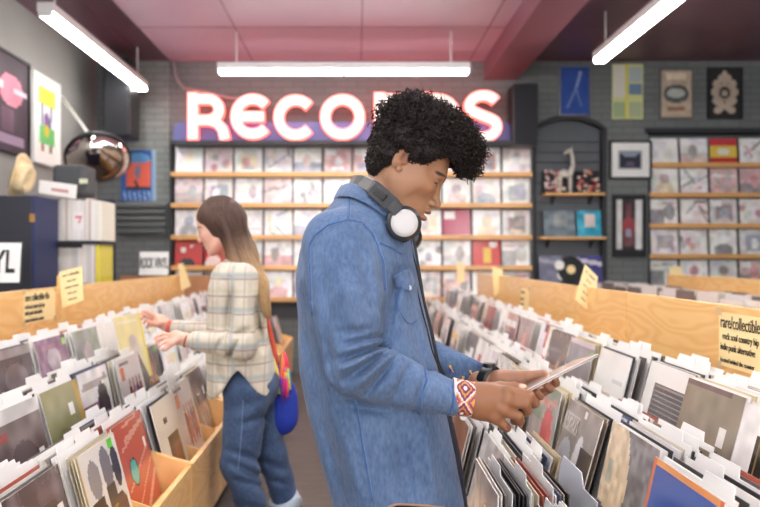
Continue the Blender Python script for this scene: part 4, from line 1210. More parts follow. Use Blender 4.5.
# =================================================================  THE YOUNG MAN
YM = 1.70
def m_(px, py, Y=YM): return tuple(P(px, py, Y))
TH = R(30); HO = P(403, 164, YM)
ct, st = math.cos(TH), math.sin(TH)
def h2w(V):
    V = np.asarray(V, float); a, y, b = V[..., 0], V[..., 1], V[..., 2]
    return np.stack([HO.x+a*ct+b*st, HO.y+y, HO.z-a*st+b*ct], -1)
def w2h(p):
    X, Z = p[0]-HO.x, p[2]-HO.z
    return (X*ct-Z*st, p[1]-HO.y, X*st+Z*ct)

S = SDF((-.17, -.105, -.27), (.145, .105, .175), .0021)
S.add(S.ell((.0, 0, .056), (.084, .071, .076)))
S.add(S.ell((-.030, 0, .025), (.055, .064, .065)), .02)
S.add(S.ell((.040, 0, .01), (.060, .058, .078)), .02)
S.add(S.ell((.052, 0, -.052), (.046, .046, .05)), .02)
for sg in (-1, 1):
    S.add(S.cap((.002, sg*.055, -.045), (.060, sg*.026, -.106), .016, .014), .03)
    S.add(S.ell((.066, sg*.042, -.022), (.022, .018, .018)), .02)
    S.add(S.ell((.02, sg*.058, -.02), (.035, .013, .05)), .02)
S.add(S.ell((.078, 0, -.112), (.018, .022, .016)), .02)
S.add(S.cap((.085, -.028, .016), (.085, .028, .016), .013), .016)
S.add(S.ell((.078, 0, -.074), (.022, .030, .026)), .012)
# neck in head space
n0, n1, n2 = w2h(m_(392, 176)), w2h(m_(379, 206)), w2h(m_(362, 238))
S.add(S.cap(n0, n1, .050, .053), .03); S.add(S.cap(n1, n2, .053, .075), .03)
S.add(S.cap(w2h(m_(402, 196)), w2h(m_(388, 236)), .026, .035), .03)
# eye sockets, eyes
for sg in (-1, 1):
    S.sub(S.ell((.096, sg*.034, -.003), (.014, .017, .010)), .010)
    S.add(S.ell((.0765, sg*.032, -.005), (.0125, .0125, .012)), .002)
    S.add(S.ell((.0780, sg*.032, -.0025), (.0128, .0135, .0110)), .002)
# nose
S.add(S.cap((.089, 0, .004), (.1095, 0, -.038), .0065, .0085), .010)
S.add(S.ell((.1120, 0, -.042), (.0110, .0105, .0095)), .006)
for sg in (-1, 1):
    S.add(S.ell((.1020, sg*.0125, -.0460), (.0110, .0080, .0078)), .005)
    S.sub(S.ell((.1070, sg*.0075, -.0550), (.0050, .0032, .0040)), .002)
# lips
S.add(S.ell((.1010, 0, -.0665), (.0115, .021, .0064)), .004)
S.add(S.ell((.0990, 0, -.0840), (.0125, .019, .0076)), .004)
S.sub(S.ell((.108, 0, -.0748), (.014, .020, .0030)), .002)
S.sub(S.ell((.102, 0, -.0985), (.010, .020, .006)), .008)
# ears
ct_, st_ = math.cos(R(12)), math.sin(R(12))
er = [[ct_, 0, -st_], [0, 1, 0], [st_, 0, ct_]]
for sg in (-1, 1):
    S.add(S.ell((-.010, sg*.074, .002), (.0145, .0090, .0285), er), .004)
    S.sub(S.ell((-.0065, sg*.086, .005), (.0085, .0085, .0190), er), .003)
    S.add(S.cap((-.008, sg*.0765, .016), (-.013, sg*.077, -.004), .0028), .003)
    S.add(S.ell((-.002, sg*.073, -.024), (.007, .006, .007)), .003)
    S.add(S.ell((.0035, sg*.0735, -.004), (.0035, .005, .0055)), .003)
V, Q = S.mesh()
L = V.copy()
skin = np.array((158, 117, 90.)); cols = np.tile(skin, (len(V), 1))
def blob(c, r, col, soft=.35):
    global cols
    k = np.sqrt((((L-np.array(c))/np.array(r))**2).sum(1)); w = np.clip((1-k)/soft, 0, 1)[:, None]
    cols = cols*(1-w)+np.array(col, float)*w
for sg in (-1, 1):
    blob((.078, sg*.047, -.03), (.03, .03, .03), (158, 110, 82), 1)
    blob((-.010, sg*.078, .003), (.02, .02, .03), (150, 102, 76), .8)
    blob((-.0065, sg*.0785, .005), (.009, .006, .019), (112, 70, 52), .7)
    # eyebrow
    for t in np.linspace(0, 1, 9):
        blob((.1005-.020*t, sg*(.014+.034*t), .0105+.007*math.sin(PI*t*.8)), (.013, .0075, .0046), (34, 22, 18), .7)
    # eye slit: lash line, a trace of white and iris under the lowered lid
    blob((.0885, sg*.0325, -.0095), (.007, .012, .0030), (196, 180, 170), .6)
    blob((.0895, sg*.0315, -.0090), (.007, .0066, .0040), (30, 18, 16), .6)
    for t in np.linspace(-1, 1, 9):
        blob((.0895-.004*abs(t), sg*(.0325+.014*t), -.0058-.0016*t*t), (.008, .0032, .0024), (24, 16, 14), .5)
    blob((.086, sg*.033, .002), (.01, .016, .0022), (130, 88, 66), 1)
    blob((.107, sg*.0075, -.0545), (.005, .004, .0045), (70, 40, 32), .7)
blob((.105, 0, -.0675), (.0135, .0225, .0064), (156, 96, 86), .5)
blob((.104, 0, -.0845), (.0145, .0205, .0084), (172, 102, 96), .5)
blob((.103, 0, -.0748), (.015, .021, .0028), (70, 36, 34), .6)
blob((-.0, 0, -.0), (.0, .0, .0001), (0, 0, 0)) if False else None
HV = h2w(V)
parts = [(HV, Q, cols)]

# hands ----------------------------------------------------------------
def hand(S, wrist, spec, thumb, palm):
    pass
# near hand (his right): back of the hand towards the viewer, fingers closed on the sleeve
YN = 1.50
lo = P(440, 440, YN+.14); hi = P(556, 345, YN-.10)
S = SDF((.16, 1.38, .93), (.40, 1.58, 1.10), .0019)
q = lambda px, py, dy=0: tuple(P(px, py, YN+dy))
S.add(S.cap(q(440, 394), q(470, 399), .031, .027))
S.add(S.cap(q(466, 398), q(478, 400), .0265, .028), .012)
S.add(S.ell(q(488, 402, .0), (.036, .020, .034)), .02)
S.add(S.cap(q(478, 395, -.002), q(507, 393, -.004), .018, .0135), .014)
S.add(S.cap(q(478, 402, -.006), q(507, 401, -.010), .018, .0135), .014)
S.add(S.cap(q(478, 408, -.004), q(503, 410, -.010), .017, .0125), .014)
S.add(S.cap(q(474, 408, .002), q(496, 417, -.004), .017, .0120), .014)
FN = [  # mcp, pip, dip, tip
 (q(507, 392, -.006), q(529, 396, -.010), q(534, 403, .012), q(530, 404, .030), .0118),
 (q(507, 401, -.014), q(525, 404, -.016), q(527, 411, .006), q(522, 412, .024), .0110),
 (q(502, 410, -.013), q(518, 416, -.014), q(520, 421, .006), q(514, 421, .022), .0104),
 (q(494, 418, -.008), q(504, 425, -.008), q(507, 428, .008), q(503, 427, .020), .0092)]
for a, b, c, d, r in FN:
    F1 = S.cap(a, b, r*1.1, r*.98)
    S.add(F1, .007); S.add(S.cap(b, c, r*.98, r*.88), .003); S.add(S.cap(c, d, r*.88, r*.8), .003)
# thumb lies along the far/top side, pad on the sleeve
S.add(S.cap(q(476, 391, .014), q(500, 388, .024), .016, .0135), .014)
S.add(S.cap(q(500, 388, .024), q(514, 387, .024), .0125, .0105), .006)
S.add(S.cap(q(514, 387, .024), q(523, 388, .020), .0105, .0088), .004)
for (px, py, dy) in ((507, 391, -.016), (507, 400, -.023), (503, 409, -.022), (495, 417, -.016)):
    S.add(S.ell(q(px, py, dy), (.009, .006, .008)), .010)
V, Q = S.mesh(); L = V
cols = np.tile(np.array((136, 94, 68.)), (len(V), 1))
blob(q(523, 386, .012), (.011, .014, .007), (222, 178, 156), .5)
for a, b, c, d, r in FN: blob(b, (.011, .012, .008), (118, 78, 56), 1)
for a, b, c, d, r in FN: blob(a, (.012, .014, .009), (128, 86, 62), 1)
parts.append((V, Q, cols))
# far hand (his left): palm up, thumb on top of the sleeve, fingers beneath
YH = 1.69
S = SDF((.24, 1.58, .95), (.48, 1.80, 1.10), .0019)
q = lambda px, py, dy=0: tuple(P(px, py, YH+dy))
S.add(S.cap(q(480, 384, .03), q(498, 382, .02), .030, .0275))
S.add(S.ell(q(512, 384, .012), (.038, .034, .022)), .018)
S.add(S.cap(q(500, 379, .0), q(516, 380, -.01), .020, .017), .012)
S.add(S.cap(q(506, 378, -.004), q(527, 376.5, -.012), .0165, .0125), .012)
S.add(S.cap(q(527, 376.5, -.012), q(544, 373.5, -.016), .0120, .0090), .006)
FR = [
 (q(520, 386, .035), q(546, 388, .022), q(556, 383, -.002), q(555, 379, -.014), .0098),
 (q(520, 389, .020), q(543, 392, .006), q(550, 389, -.016), q(547, 386, -.028), .0100),
 (q(517, 391, .004), q(536, 396, -.010), q(540, 396, -.030), q(537, 392, -.040), .0096),
 (q(512, 391, -.008), q(527, 398, -.020), q(531, 399, -.034), q(529, 396, -.044), .0086)]
for a, b, c, d, r in FR:
    S.add(S.cap(a, b, r*1.12, r), .008); S.add(S.cap(b, c, r, r*.9), .003); S.add(S.cap(c, d, r*.9, r*.8), .003)
V, Q = S.mesh(); L = V
cols = np.tile(np.array((156, 112, 88.)), (len(V), 1))
blob(q(545, 372, -.016), (.009, .01, .006), (226, 184, 160), .6)
for a, b, c, d, r in FR: blob(c, (.014, .02, .012), (140, 94, 70), 1)
parts.append((V, Q, cols))
Vs, Qs, Cs, o_ = [], [], [], 0
for V, Q, c in parts: Vs.append(V); Qs.append(Q+o_); Cs.append(c); o_ += len(V)
b1_ = bridge([p[0] for p in parts], [p[1] for p in parts], None, 1, m_(440, 394, 1.50), 0, m_(366, 236, 1.66), [m_(405, 383, 1.49), m_(356, 362, 1.47), m_(348, 300, 1.50), m_(345, 250, 1.56)], .03)
b2_ = bridge([p[0] for p in parts]+[b1_[0]], [p[1] for p in parts]+[np.zeros((0, 4), int)], None, 2, m_(480, 381, 1.74), 0, m_(366, 236, 1.74), [m_(440, 362, 1.82), m_(394, 342, 1.89), m_(374, 250, 1.85)], .03)
Vs += [b1_[0], b2_[0]]; Qs += [np.array(b1_[1]), np.array(b2_[1])]; Cs += [np.tile(np.array((160, 112, 84.)), (len(b1_[0])+len(b2_[0]), 1))]
man = empty('person', (.0, YM, 0), 'person with black curly hair in blue denim jacket, looking down at a small record sleeve', 'person')
skm = vcmat('warm_skin', .52, bump=.12, bscale=500, spec=.4, sss=.05)
body = mk('body', np.concatenate(Vs), np.concatenate(Qs), skm, man, np.concatenate(Cs), loc=(.0, YM, 0))
# fingernail on the thumb is painted with the skin

# hair --------------------------------------------------------------------
S = SDF((-.16, -.13, -.09), (.19, .13, .21), .004)
S.add(S.ell((.016, 0, .080), (.104, .086, .072)))
S.add(S.ell((-.026, 0, .060), (.068, .082, .080)), .02)
S.add(S.ell((.078, 0, .088), (.056, .066, .048)), .03)
S.add(S.ell((.106, 0, .076), (.030, .050, .028)), .02)
S.add(S.ell((-.046, 0, .015), (.036, .070, .060)), .03)
S.add(S.ell((-.036, 0, -.028), (.032, .058, .032)), .02)
for sg in (-1, 1): S.add(S.ell((.006, sg*.066, .050), (.060, .018, .042)), .015); S.add(S.cap((.030, sg*.064, .040), (.038, sg*.064, .012), .012, .009), .012)
# keep ears, face and forehead clear
for sg in (-1, 1):
    S.sub(S.ell((-.006, sg*.085, -.004), (.016, .030, .026), er), .003)
S.sub(S.ell((.088, 0, .024), (.050, .10, .042)), .010)
S.sub(S.ell((.064, 0, -.035), (.058, .10, .055)), .008)
S.F += .012*wig(S.X, S.Y, S.Z, (95, 95, 95), 4, 9)
V, Q = S.mesh()
hairm = mat('black_curls', (34, 27, 25), .55, spec=.25)
hair = mk('hair', h2w(V), Q, hairm, man, loc=(.0, YM, 0))
hv = h2w(V)
r = random.Random(21)
nrm = np.array([0, 0, 0])
cen = np.array((.02, 0, .07))
cu = MB()
scalp = [i for i in range(len(V))]
for k in range(5200):
    i = r.choice(scalp); v = V[i]
    d = v-cen; d = d/np.linalg.norm(d)
    d = d+np.array([r.gauss(0, .35) for _ in range(3)]); d /= np.linalg.norm(d)
    top = 1 if v[2] > .07 or v[0] > .08 else .35
    Lh = (.010+.020*r.random())*top+.004
    if v[2] < .0: Lh *= .6
    rad = r.uniform(.0025, .0060)*(.6+.4*top); n_ = 9
    turns = r.uniform(.9, 1.8)
    a = Vector(d).orthogonal().normalized(); b = Vector(d).cross(a); ph = r.uniform(0, 6.28)
    pts = []
    for j in range(n_):
        t = j/(n_-1); w = rad*min(1, t*2.2+.15)
        p = Vector(v)+Vector(d)*(Lh*t-.004)+a*(math.cos(ph+turns*2*PI*t)*w)+b*(math.sin(ph+turns*2*PI*t)*w)
        pts.append(p)
    cu.tube(pts, [.0012]*(n_-1)+[.0005], 3)
for k in range(420):                      # larger ringlets standing out of the mass
    i = r.choice(scalp); v = V[i]
    if v[2] < .05: continue
    d = v-cen; d = d/np.linalg.norm(d); d = d+np.array([r.gauss(0, .45) for _ in range(3)]); d /= np.linalg.norm(d)
    a = Vector(d).orthogonal().normalized(); b = Vector(d).cross(a); ph = r.uniform(0, 6.28); Lh = r.uniform(.016, .034); rad = r.uniform(.004, .0065); pts = []
    for j in range(16):
        t = j/15; pts.append(Vector(v)+Vector(d)*(Lh*t-.004)+a*(math.cos(ph+15*t)*rad)+b*(math.sin(ph+15*t)*rad))
    for q_ in range(3):
        o_v = Vector((r.uniform(-.0016, .0016), r.uniform(-.0016, .0016), r.uniform(-.0016, .0016)))
        cu.tube([p+o_v for p in pts], [.0010]*15+[.0004], 3)
CV = h2w(np.array([tuple(p) for p in cu.v]))
oc = mk('curls', CV, [f for f in cu.f], hairm, hair, loc=(0, YM, 0)); oc['kind'] = 'stuff'
# sparse flyaways on top

def tabulate(Zarr, tab, Yc):
    """tab: rows of (py, px_left, px_right, half width in y, y centre)"""
    zs = np.array([CZ-(t[0]-VY)/F*Yc for t in tab])[::-1]
    xl = np.array([(t[1]-VX)/F*Yc for t in tab])[::-1]; xr = np.array([(t[2]-VX)/F*Yc for t in tab])[::-1]
    b = np.array([t[3] for t in tab])[::-1]; yc = np.array([t[4] if len(t) > 4 else Yc for t in tab])[::-1]
    f = lambda q: np.interp(Zarr, zs, q)
    return (f(xl)+f(xr))/2, (f(xr)-f(xl))/2, f(b), f(yc), zs[0], zs[-1]

def torso(S, tab, Yc, p=2.3, grow=0.0):
    cx, a, b, yc, z0, z1 = tabulate(S.Z, tab, Yc)
    a = a+grow; b = b+grow
    d = ((np.abs((S.X-cx)/a)**p+np.abs((S.Y-yc)/b)**p)**(1/p)-1)*np.minimum(a, b)
    return np.maximum(d, np.maximum(z0-S.Z, S.Z-z1))

def crease(S, segs, Ylim):
    U = VX+F*S.X/S.Y; W = VY-F*(S.Z-CZ)/S.Y
    for (x0, y0, x1, y1, w, amp) in segs:
        dx, dy = x1-x0, y1-y0; L_ = dx*dx+dy*dy
        t = np.clip(((U-x0)*dx+(W-y0)*dy)/L_, 0, 1)
        d2 = (U-x0-t*dx)**2+(W-y0-t*dy)**2
        taper = np.sin(PI*np.clip(.12+.76*t, 0, 1))
        S.F += np.where(S.Y < Ylim, 2.6*amp*taper*np.exp(-d2/(1.5*w*w)), 0).astype(np.float32)

def denim(name, c_lo, c_hi, seamc=None, sc=5.0):
    m, nt, b = nmat(name)
    tc = nt.nodes.new('ShaderNodeTexCoord')
    n = nt.nodes.new('ShaderNodeTexNoise'); n.inputs['Scale'].default_value = sc; n.inputs['Detail'].default_value = 5
    n.inputs['Roughness'].default_value = .6
    nt.links.new(tc.outputs['Object'], n.inputs['Vector'])
    n3 = nt.nodes.new('ShaderNodeTexNoise'); n3.inputs['Scale'].default_value = 170; n3.inputs['Detail'].default_value = 3
    mp = nt.nodes.new('ShaderNodeMapping'); mp.inputs['Scale'].default_value = (1, 1, .35)
    nt.links.new(tc.outputs['Object'], mp.inputs['Vector']); nt.links.new(mp.outputs['Vector'], n3.inputs['Vector'])
    ad = nt.nodes.new('ShaderNodeMath'); ad.operation = 'MULTIPLY_ADD'; ad.inputs[1].default_value = .65
    nt.links.new(n3.outputs['Fac'], ad.inputs[0]); nt.links.new(n.outputs['Fac'], ad.inputs[2])
    rp = nt.nodes.new('ShaderNodeMapRange'); rp.inputs['From Min'].default_value = .45; rp.inputs['From Max'].default_value = 1.15
    nt.links.new(ad.outputs[0], rp.inputs['Value'])
    mx = nt.nodes.new('ShaderNodeMix'); mx.data_type = 'RGBA'
    mx.inputs['A'].default_value = tuple(lin(c_lo))+(1,); mx.inputs['B'].default_value = tuple(lin(c_hi))+(1,)
    nt.links.new(rp.outputs['Result'], mx.inputs['Factor']); nt.links.new(mx.outputs['Result'], b.inputs['Base Color'])
    b.inputs['Roughness'].default_value = .9; b.inputs['Sheen Weight'].default_value = .1; b.inputs['Specular IOR Level'].default_value = .15
    w1 = nt.nodes.new('ShaderNodeTexNoise'); w1.inputs['Scale'].default_value = 14; w1.inputs['Detail'].default_value = 3
    nt.links.new(tc.outputs['Object'], w1.inputs['Vector'])
    b1 = nt.nodes.new('ShaderNodeBump'); b1.inputs['Strength'].default_value = .5; b1.inputs['Distance'].default_value = .02
    nt.links.new(w1.outputs['Fac'], b1.inputs['Height'])
    b2 = nt.nodes.new('ShaderNodeBump'); b2.inputs['Strength'].default_value = .35; b2.inputs['Distance'].default_value = .0015
    nt.links.new(n3.outputs['Fac'], b2.inputs['Height']); nt.links.new(b1.outputs['Normal'], b2.inputs['Normal'])
    nt.links.new(b2.outputs['Normal'], b.inputs['Normal'])
    return m
M['denim'] = denim('washed_denim', (50, 70, 104), (104, 128, 162))
M['denim_dark'] = denim('seam_denim', (52, 80, 128), (84, 118, 168), sc=30)
M['stitch'] = mat('stitch_thread', (112, 136, 172), .8)

JT = [(188, 343, 372, .075), (196, 338, 384, .10), (206, 330, 394, .145), (216, 321, 402, .178), (232, 309, 409, .20), (250, 301, 413, .207), (275, 296, 417, .208),
      (300, 295, 422, .205), (330, 297, 430, .20), (370, 300, 438, .197), (410, 307, 446, .197), (450, 318, 455, .20), (490, 330, 461, .205), (514, 336, 464, .208)]
S = SDF((-.20, 1.34, .70), (.34, 2.0, 1.49), .0048)
S.add(torso(S, JT, YM))
S.F += .0035*wig(S.X, S.Y, S.Z, (26, 26, 7), 3, 5)
A0, A1, A2, A3, A4 = m_(339, 246, 1.535), m_(347, 303, 1.485), m_(354, 365, 1.465), m_(400, 383, 1.485), m_(452, 398, 1.50)
arm = np.minimum.reduce([S.cap(A0, A1, .078, .075), S.cap(A1, A2, .075, .063), S.cap(A2, A3, .064, .053), S.cap(A3, A4, .053, .035)])
S2 = S.F; 
armf = arm+.0022*wig(S.X, S.Y, S.Z, (60, 30, 60), 8, 5)
S.add(armf, .012)
crease(S, [(388, 336, 346, 344, 3.2, .009), (388, 343, 340, 360, 3.4, .011), (388, 350, 345, 380, 3.2, .010), (396, 358, 366, 394, 3.0, .008), (410, 366, 392, 404, 3.0, .005),
           (372, 330, 340, 332, 3, .005), (386, 339, 344, 352, 3.0, -.007), (388, 347, 342, 370, 3.0, -.008), (390, 355, 356, 388, 3.0, -.006),
           (428, 372, 415, 410, 3, .004), (398, 270, 388, 330, 4, .007), (322, 262, 330, 330, 5, .004), (340, 262, 352, 330, 5, -.004), (360, 250, 372, 310, 5, .004),
           (318, 400, 345, 500, 6, .006), (340, 420, 365, 505, 7, -.006), (395, 420, 410, 500, 7, .006), (425, 430, 436, 500, 5, -.005), (300, 300, 322, 400, 6, .005), (410, 320, 428, 370, 4, .004),
           (345, 405, 392, 412, 4, .006), (325, 330, 336, 388, 4, .005)], 1.72)
# far arm
B0, B1, B2 = m_(372, 246, 1.87), m_(392, 345, 1.90), m_(486, 382, 1.725)
S.add(S.cap(B0, B1, .07, .062), .02); S.add(S.cap(B1, B2, .060, .036), .02)
# open front edge
fx, fa, fb, fy, _, _ = tabulate(S.Z, JT, YM)
S.F = np.maximum(S.F, -np.maximum(np.maximum(fx+fa-.028-S.X, np.abs(S.Y-1.70)-.045), -(1.47-S.Z)))
U_ = VX+F*S.X/S.Y; W2 = VY-F*(S.Z-CZ)/S.Y
hem_ = np.interp(U_, [300, 350, 378, 386, 396, 430, 470], [530, 528, 520, 511, 505.5, 507, 512])
S.F = np.maximum(S.F, (W2-hem_)*.002)
V, Q = S.mesh()
jacket = mk('denim_jacket', V, Q, M['denim'], man, loc=(.0, YM, 0), sm=1)
VJ, QJ = V, Q
bvh = BVHTree.FromPolygons([tuple(v) for v in VJ], [tuple(q_) for q_ in QJ.tolist()])
CAMP = Vector((0, 0, CZ))
def surf(px, py, lift=.0, bv=None):
    d = Vector(((px-VX)/F, 1, -(py-VY)/F)).normalized()
    h_ = (bv or bvh).ray_cast(CAMP, d)
    if h_[0] is None: return None
    return h_[0]+h_[1]*(lift if h_[1].dot(d) < 0 else -lift)
def dens(pts, k=6):
    out = []
    for i in range(len(pts)-1):
        for j in range(k): out.append(tuple(pts[i][d]+(pts[i+1][d]-pts[i][d])*j/k for d in range(2)))
    out.append(pts[-1]); return out
def seam(pts, r_, m__, name, parent, lift=.0005, bv=None, k=6):
    g_ = [surf(x, y, lift, bv) for x, y in dens(pts, k)]
    run = [p for p in g_ if p is not None]
    good = [run[0]]
    for p in run[1:]:
        if (p-good[-1]).length < .06: good.append(p)
    o = MB().tube(good, r_, 6).build(name, m__, parent, smooth=True)
    return o
SEAMS = [[(311, 300), (310, 270), (309.5, 245), (314, 236), (328, 225), (348, 219), (362, 223), (372, 233), (378, 246)],
         [(311, 300), (314, 330), (318, 350)], [(350, 190), (349, 205), (348, 219)],
         [(378, 246), (383, 262), (385, 290)], [(380, 243), (392, 248), (402, 254)],
         [(355, 400), (360, 430), (367, 470), (372, 500)],
         [(424, 368), (427, 380), (421, 396), (420, 414)]]
sg_ = None
for i, s_ in enumerate(SEAMS):
    seam(s_, .0022, M['denim_dark'], 'seam', jacket)
    seam([(x+1.6, y+1.2) for x, y in s_], .0006, M['stitch'], 'seam_stitching', jacket, lift=.0012)
# pocket with a scalloped flap and snap
def patch(poly, m__, name, parent, th=.003, n=14, bv=None):
    """piece of cloth lying on the jacket, outline in picture coordinates"""
    xs = [p[0] for p in poly]; ys = [p[1] for p in poly]
    vs, idx, fs = [], {}, []
    # grid by interpolating between left and right boundary
    k = len(poly)//2
    top = poly[:k]; bot = poly[k:][::-1]
    nn = len(top)
    for i in range(nn):
        for j in range(n+1):
            t = j/n; x = top[i][0]+(bot[i][0]-top[i][0])*t; y = top[i][1]+(bot[i][1]-top[i][1])*t
            p = surf(x, y, th, bv)
            if p is None: p = vs[-1] if vs else None
            vs.append(p)
    for i in range(nn-1):
        for j in range(n): fs.append((i*(n+1)+j, i*(n+1)+j+1, (i+1)*(n+1)+j+1, (i+1)*(n+1)+j))
    b_ = MB(); b_.add(vs, fs); o = b_.build(name, m__, parent, smooth=True)
    so = o.modifiers.new('s', 'SOLIDIFY'); so.thickness = th*.9; so.offset = -1
    return o
patch([(392, 276), (397, 273), (403, 270.5), (408, 268.5), (413, 282), (408, 291.5), (401, 288), (395, 288)], M['denim'], 'pocket_flap', jacket)
pk = seam([(392, 276), (400, 271.5), (408, 268.5), (412, 277), (413.5, 283), (408, 292), (401.5, 288.5), (395, 288), (392, 276)], .0011, M['denim_dark'], 'flap_edge', jacket, lift=.003)
seam([(396, 292), (400, 312), (406, 322), (412, 324), (417, 320)], .0011, M['denim_dark'], 'pocket_edge', jacket, lift=.001)
sn = surf(407.5, 288, .004)
if sn: MB().disc(sn, (0.2, -1, .1), .0055, .003, 14).build('snap_button', M['silver'], jacket)
# cuff
cf = seam([(452, 382), (453.5, 392), (453, 404), (450, 414.5)], .0022, M['denim_dark'], 'cuff_edge', jacket)
# hem: frayed brownish edge
seam([(388, 507), (392, 505.5), (397, 504), (412, 504.5), (430, 505.8), (445, 507.5)], .0022, mat('frayed_hem', (164, 128, 108), .9), 'hem_edge', jacket)
# collar
def collar(T_, B_, m__, name, parent, th=.006):
    n = len(T_); vs = [Vector(p) for p in T_]+[Vector(p) for p in B_]
    fs = [(i, i+1, n+i+1, n+i) for i in range(n-1)]
    b_ = MB(); b_.add(vs, fs); o = b_.build(name, m__, parent, smooth=True)
    so = o.modifiers.new('s', 'SOLIDIFY'); so.thickness = th; so.offset = 0
    ss = o.modifiers.new('u', 'SUBSURF'); ss.levels = 2; ss.render_levels = 2
    return o
tn = [(387, 216, 1.600), (377, 203, 1.600), (364, 192, 1.612), (352, 185.5, 1.640), (343, 184.5, 1.672)]
bn = [(384, 222, 1.560), (373, 212, 1.552), (358, 204, 1.556), (344, 200, 1.590), (335, 200, 1.650)]
T_ = [m_(*p) for p in tn]; B_ = [m_(*p) for p in bn]
for i_ in range(4):
    s1 = surf(bn[i_][0], bn[i_][1], .011)
    if s1 is not None: B_[i_] = tuple(s1)
    s2 = surf(tn[i_][0], tn[i_][1], .012)
    if s2 is not None: T_[i_] = (s2.x, min(s2.y, m_(*tn[i_])[1]) if i_ > 1 else s2.y, s2.z)
mir = lambda p: (p[0], 2*YM-p[1], p[2])
T2 = T_+[m_(341, 184, 1.70)]+[mir(p) for p in T_[::-1]]; B2 = B_+[m_(332.5, 199.5, 1.70)]+[mir(p) for p in B_[::-1]]
collar(T2, B2, M['denim'], 'collar', jacket)
# inner stand of the collar
# T-shirt
S = SDF((-.1, 1.52, .72), (.32, 1.88, 1.45), .008)
S.add(torso(S, [(t[0], t[1]+12, t[2]+(4.0 if t[0] < 285 else 3.0 if t[0] < 400 else 4.5), min(.12, t[3])) for t in JT[2:]], YM, p=2.0))
V, Q = S.mesh(); mk('tee_shirt', V, Q, M['tee'], man, loc=(0, YM, 0), sm=2)
# trousers and shoes
S = SDF((-.16, 1.44, .0), (.36, 1.96, .84), .009)
S.add(S.ell((.09, YM, .80), (.11, .15, .13)))
for (hp, kn, an) in (((.055, 1.61, .78), (.085, 1.60, .46), (.045, 1.60, .08)), ((.095, 1.79, .76), (.10, 1.80, .46), (.09, 1.80, .08))):
    S.add(S.cap(hp, kn, .085, .066), .02); S.add(S.cap(kn, an, .070, .055), .02)
V, Q = S.mesh(); mk('trousers', V, Q, M['pants'], man, loc=(0, YM, 0), sm=1)
def shoe(x, y, d, parent, off=(0, 0, 0), tip=0):
    S = SDF((-.12, -.07, -.01), (.22, .07, .13), .006)
    S.add(S.cap((-.02, 0, .05), (.11, 0, .038), .042, .034)); S.add(S.ell((.13, 0, .035), (.05, .042, .03)), .02); S.add(S.cap((-.02, 0, .06), (-.02, 0, .10), .045, .04), .02)
    S.F = np.maximum(S.F, .012-S.Z)
    V, Q = S.mesh()
    ca, sa = math.cos(tip), math.sin(tip)
    V2 = np.stack([(V[:, 0]*ca+V[:, 2]*sa)*d+x, V[:, 1]+y, -V[:, 0]*sa+V[:, 2]*ca+off[2]+.0], 1)
    o = mk('shoe', V2, Q if d > 0 else Q[:, ::-1], M['shoe'], parent)
    b_ = MB(); pts = []
    for k in range(20):
        th = 2*PI*k/20; pts.append((.058+.122*math.cos(th), .046*math.sin(th)))
    v0 = [((p[0]*ca+z*sa)*d+x, p[1]+y, -p[0]*sa+z*ca+off[2]) for z in (.001, .018) for p in pts]
    fs = [tuple(range(20)), tuple(range(39, 19, -1))]+[(i, i+20, (i+1) % 20+20, (i+1) % 20) for i in range(20)]
    b_.add(v0, fs); b_.build('sole', M['sole'], o)
    return o
shoe(.045, 1.60, 1, man); shoe(.09, 1.80, 1, man)

# woven bracelet on the near wrist
wa, wb_ = Vector(m_(451, 396.5, 1.50)), Vector(m_(472, 399.5, 1.50))
ax_ = (wb_-wa).normalized(); u_ = Vector((0, -1, 0)); u_ = (u_-ax_*u_.dot(ax_)).normalized(); v_ = ax_.cross(u_)
NB, MBn = 26, 72
vs, fs, cs = [], [], []
for i in range(NB+1):
    for k in range(MBn):
        th = 2*PI*k/MBn; rr_ = .0345-.003*i/NB
        vs.append(wa+ax_*((wb_-wa).length*i/NB)+(u_*math.cos(th)*.92+v_*math.sin(th)*1.03)*rr_)
for i in range(NB):
    for k in range(MBn):
        fs.append((i*MBn+k, i*MBn+(k+1) % MBn, (i+1)*MBn+(k+1) % MBn, (i+1)*MBn+k))
        s = (k % 18)/18; t = i/NB
        dd = abs(s-.5)*2+abs(t-.5)*2
        if t < .10: c = (214, 200, 196)
        elif dd < .22: c = (222, 212, 206)
        elif dd < .50: c = (104, 30, 74)
        elif dd < .68: c = (196, 142, 50)
        elif dd < .98: c = (112, 30, 80)
        elif dd < 1.14: c = (226, 214, 210)
        elif dd < 1.34: c = (190, 136, 48)
        elif dd < 1.6: c = (150, 44, 104)
        else: c = (206, 150, 60)
        cs.append(c)
bb = MB(); 
for f_, c in zip(fs, cs): bb.f.append(f_); bb.c.append(c)
bb.v = [tuple(v) for v in vs]
bo = bb.build('woven_bracelet', M['paper'], man, smooth=True); so = bo.modifiers.new('s', 'SOLIDIFY'); so.thickness = .003; so.offset = 1
# metal tag hanging under the bracelet
bt = MB(); bt.disc(P(463, 417, 1.49), (0, -1, .2), .0065, .0015, 14).build('bracelet_charm', M['silver'], man)
# watch on the far wrist
wc = Vector(m_(489, 381, 1.715)); wax = (Vector(m_(498, 383, 1.70))-Vector(m_(470, 375, 1.76))).normalized()
MB().tube([wc-wax*.010+wax*.001*i for i in range(21)], .0365, 28).build('wrist_watch_strap', M['black_plastic'], man, smooth=True)
MB().tube([wc+Vector((0, .0, .030)), wc+Vector((0, 0, .041))], .015, 20).build('watch_face', M['black_plastic'], man, smooth=False)
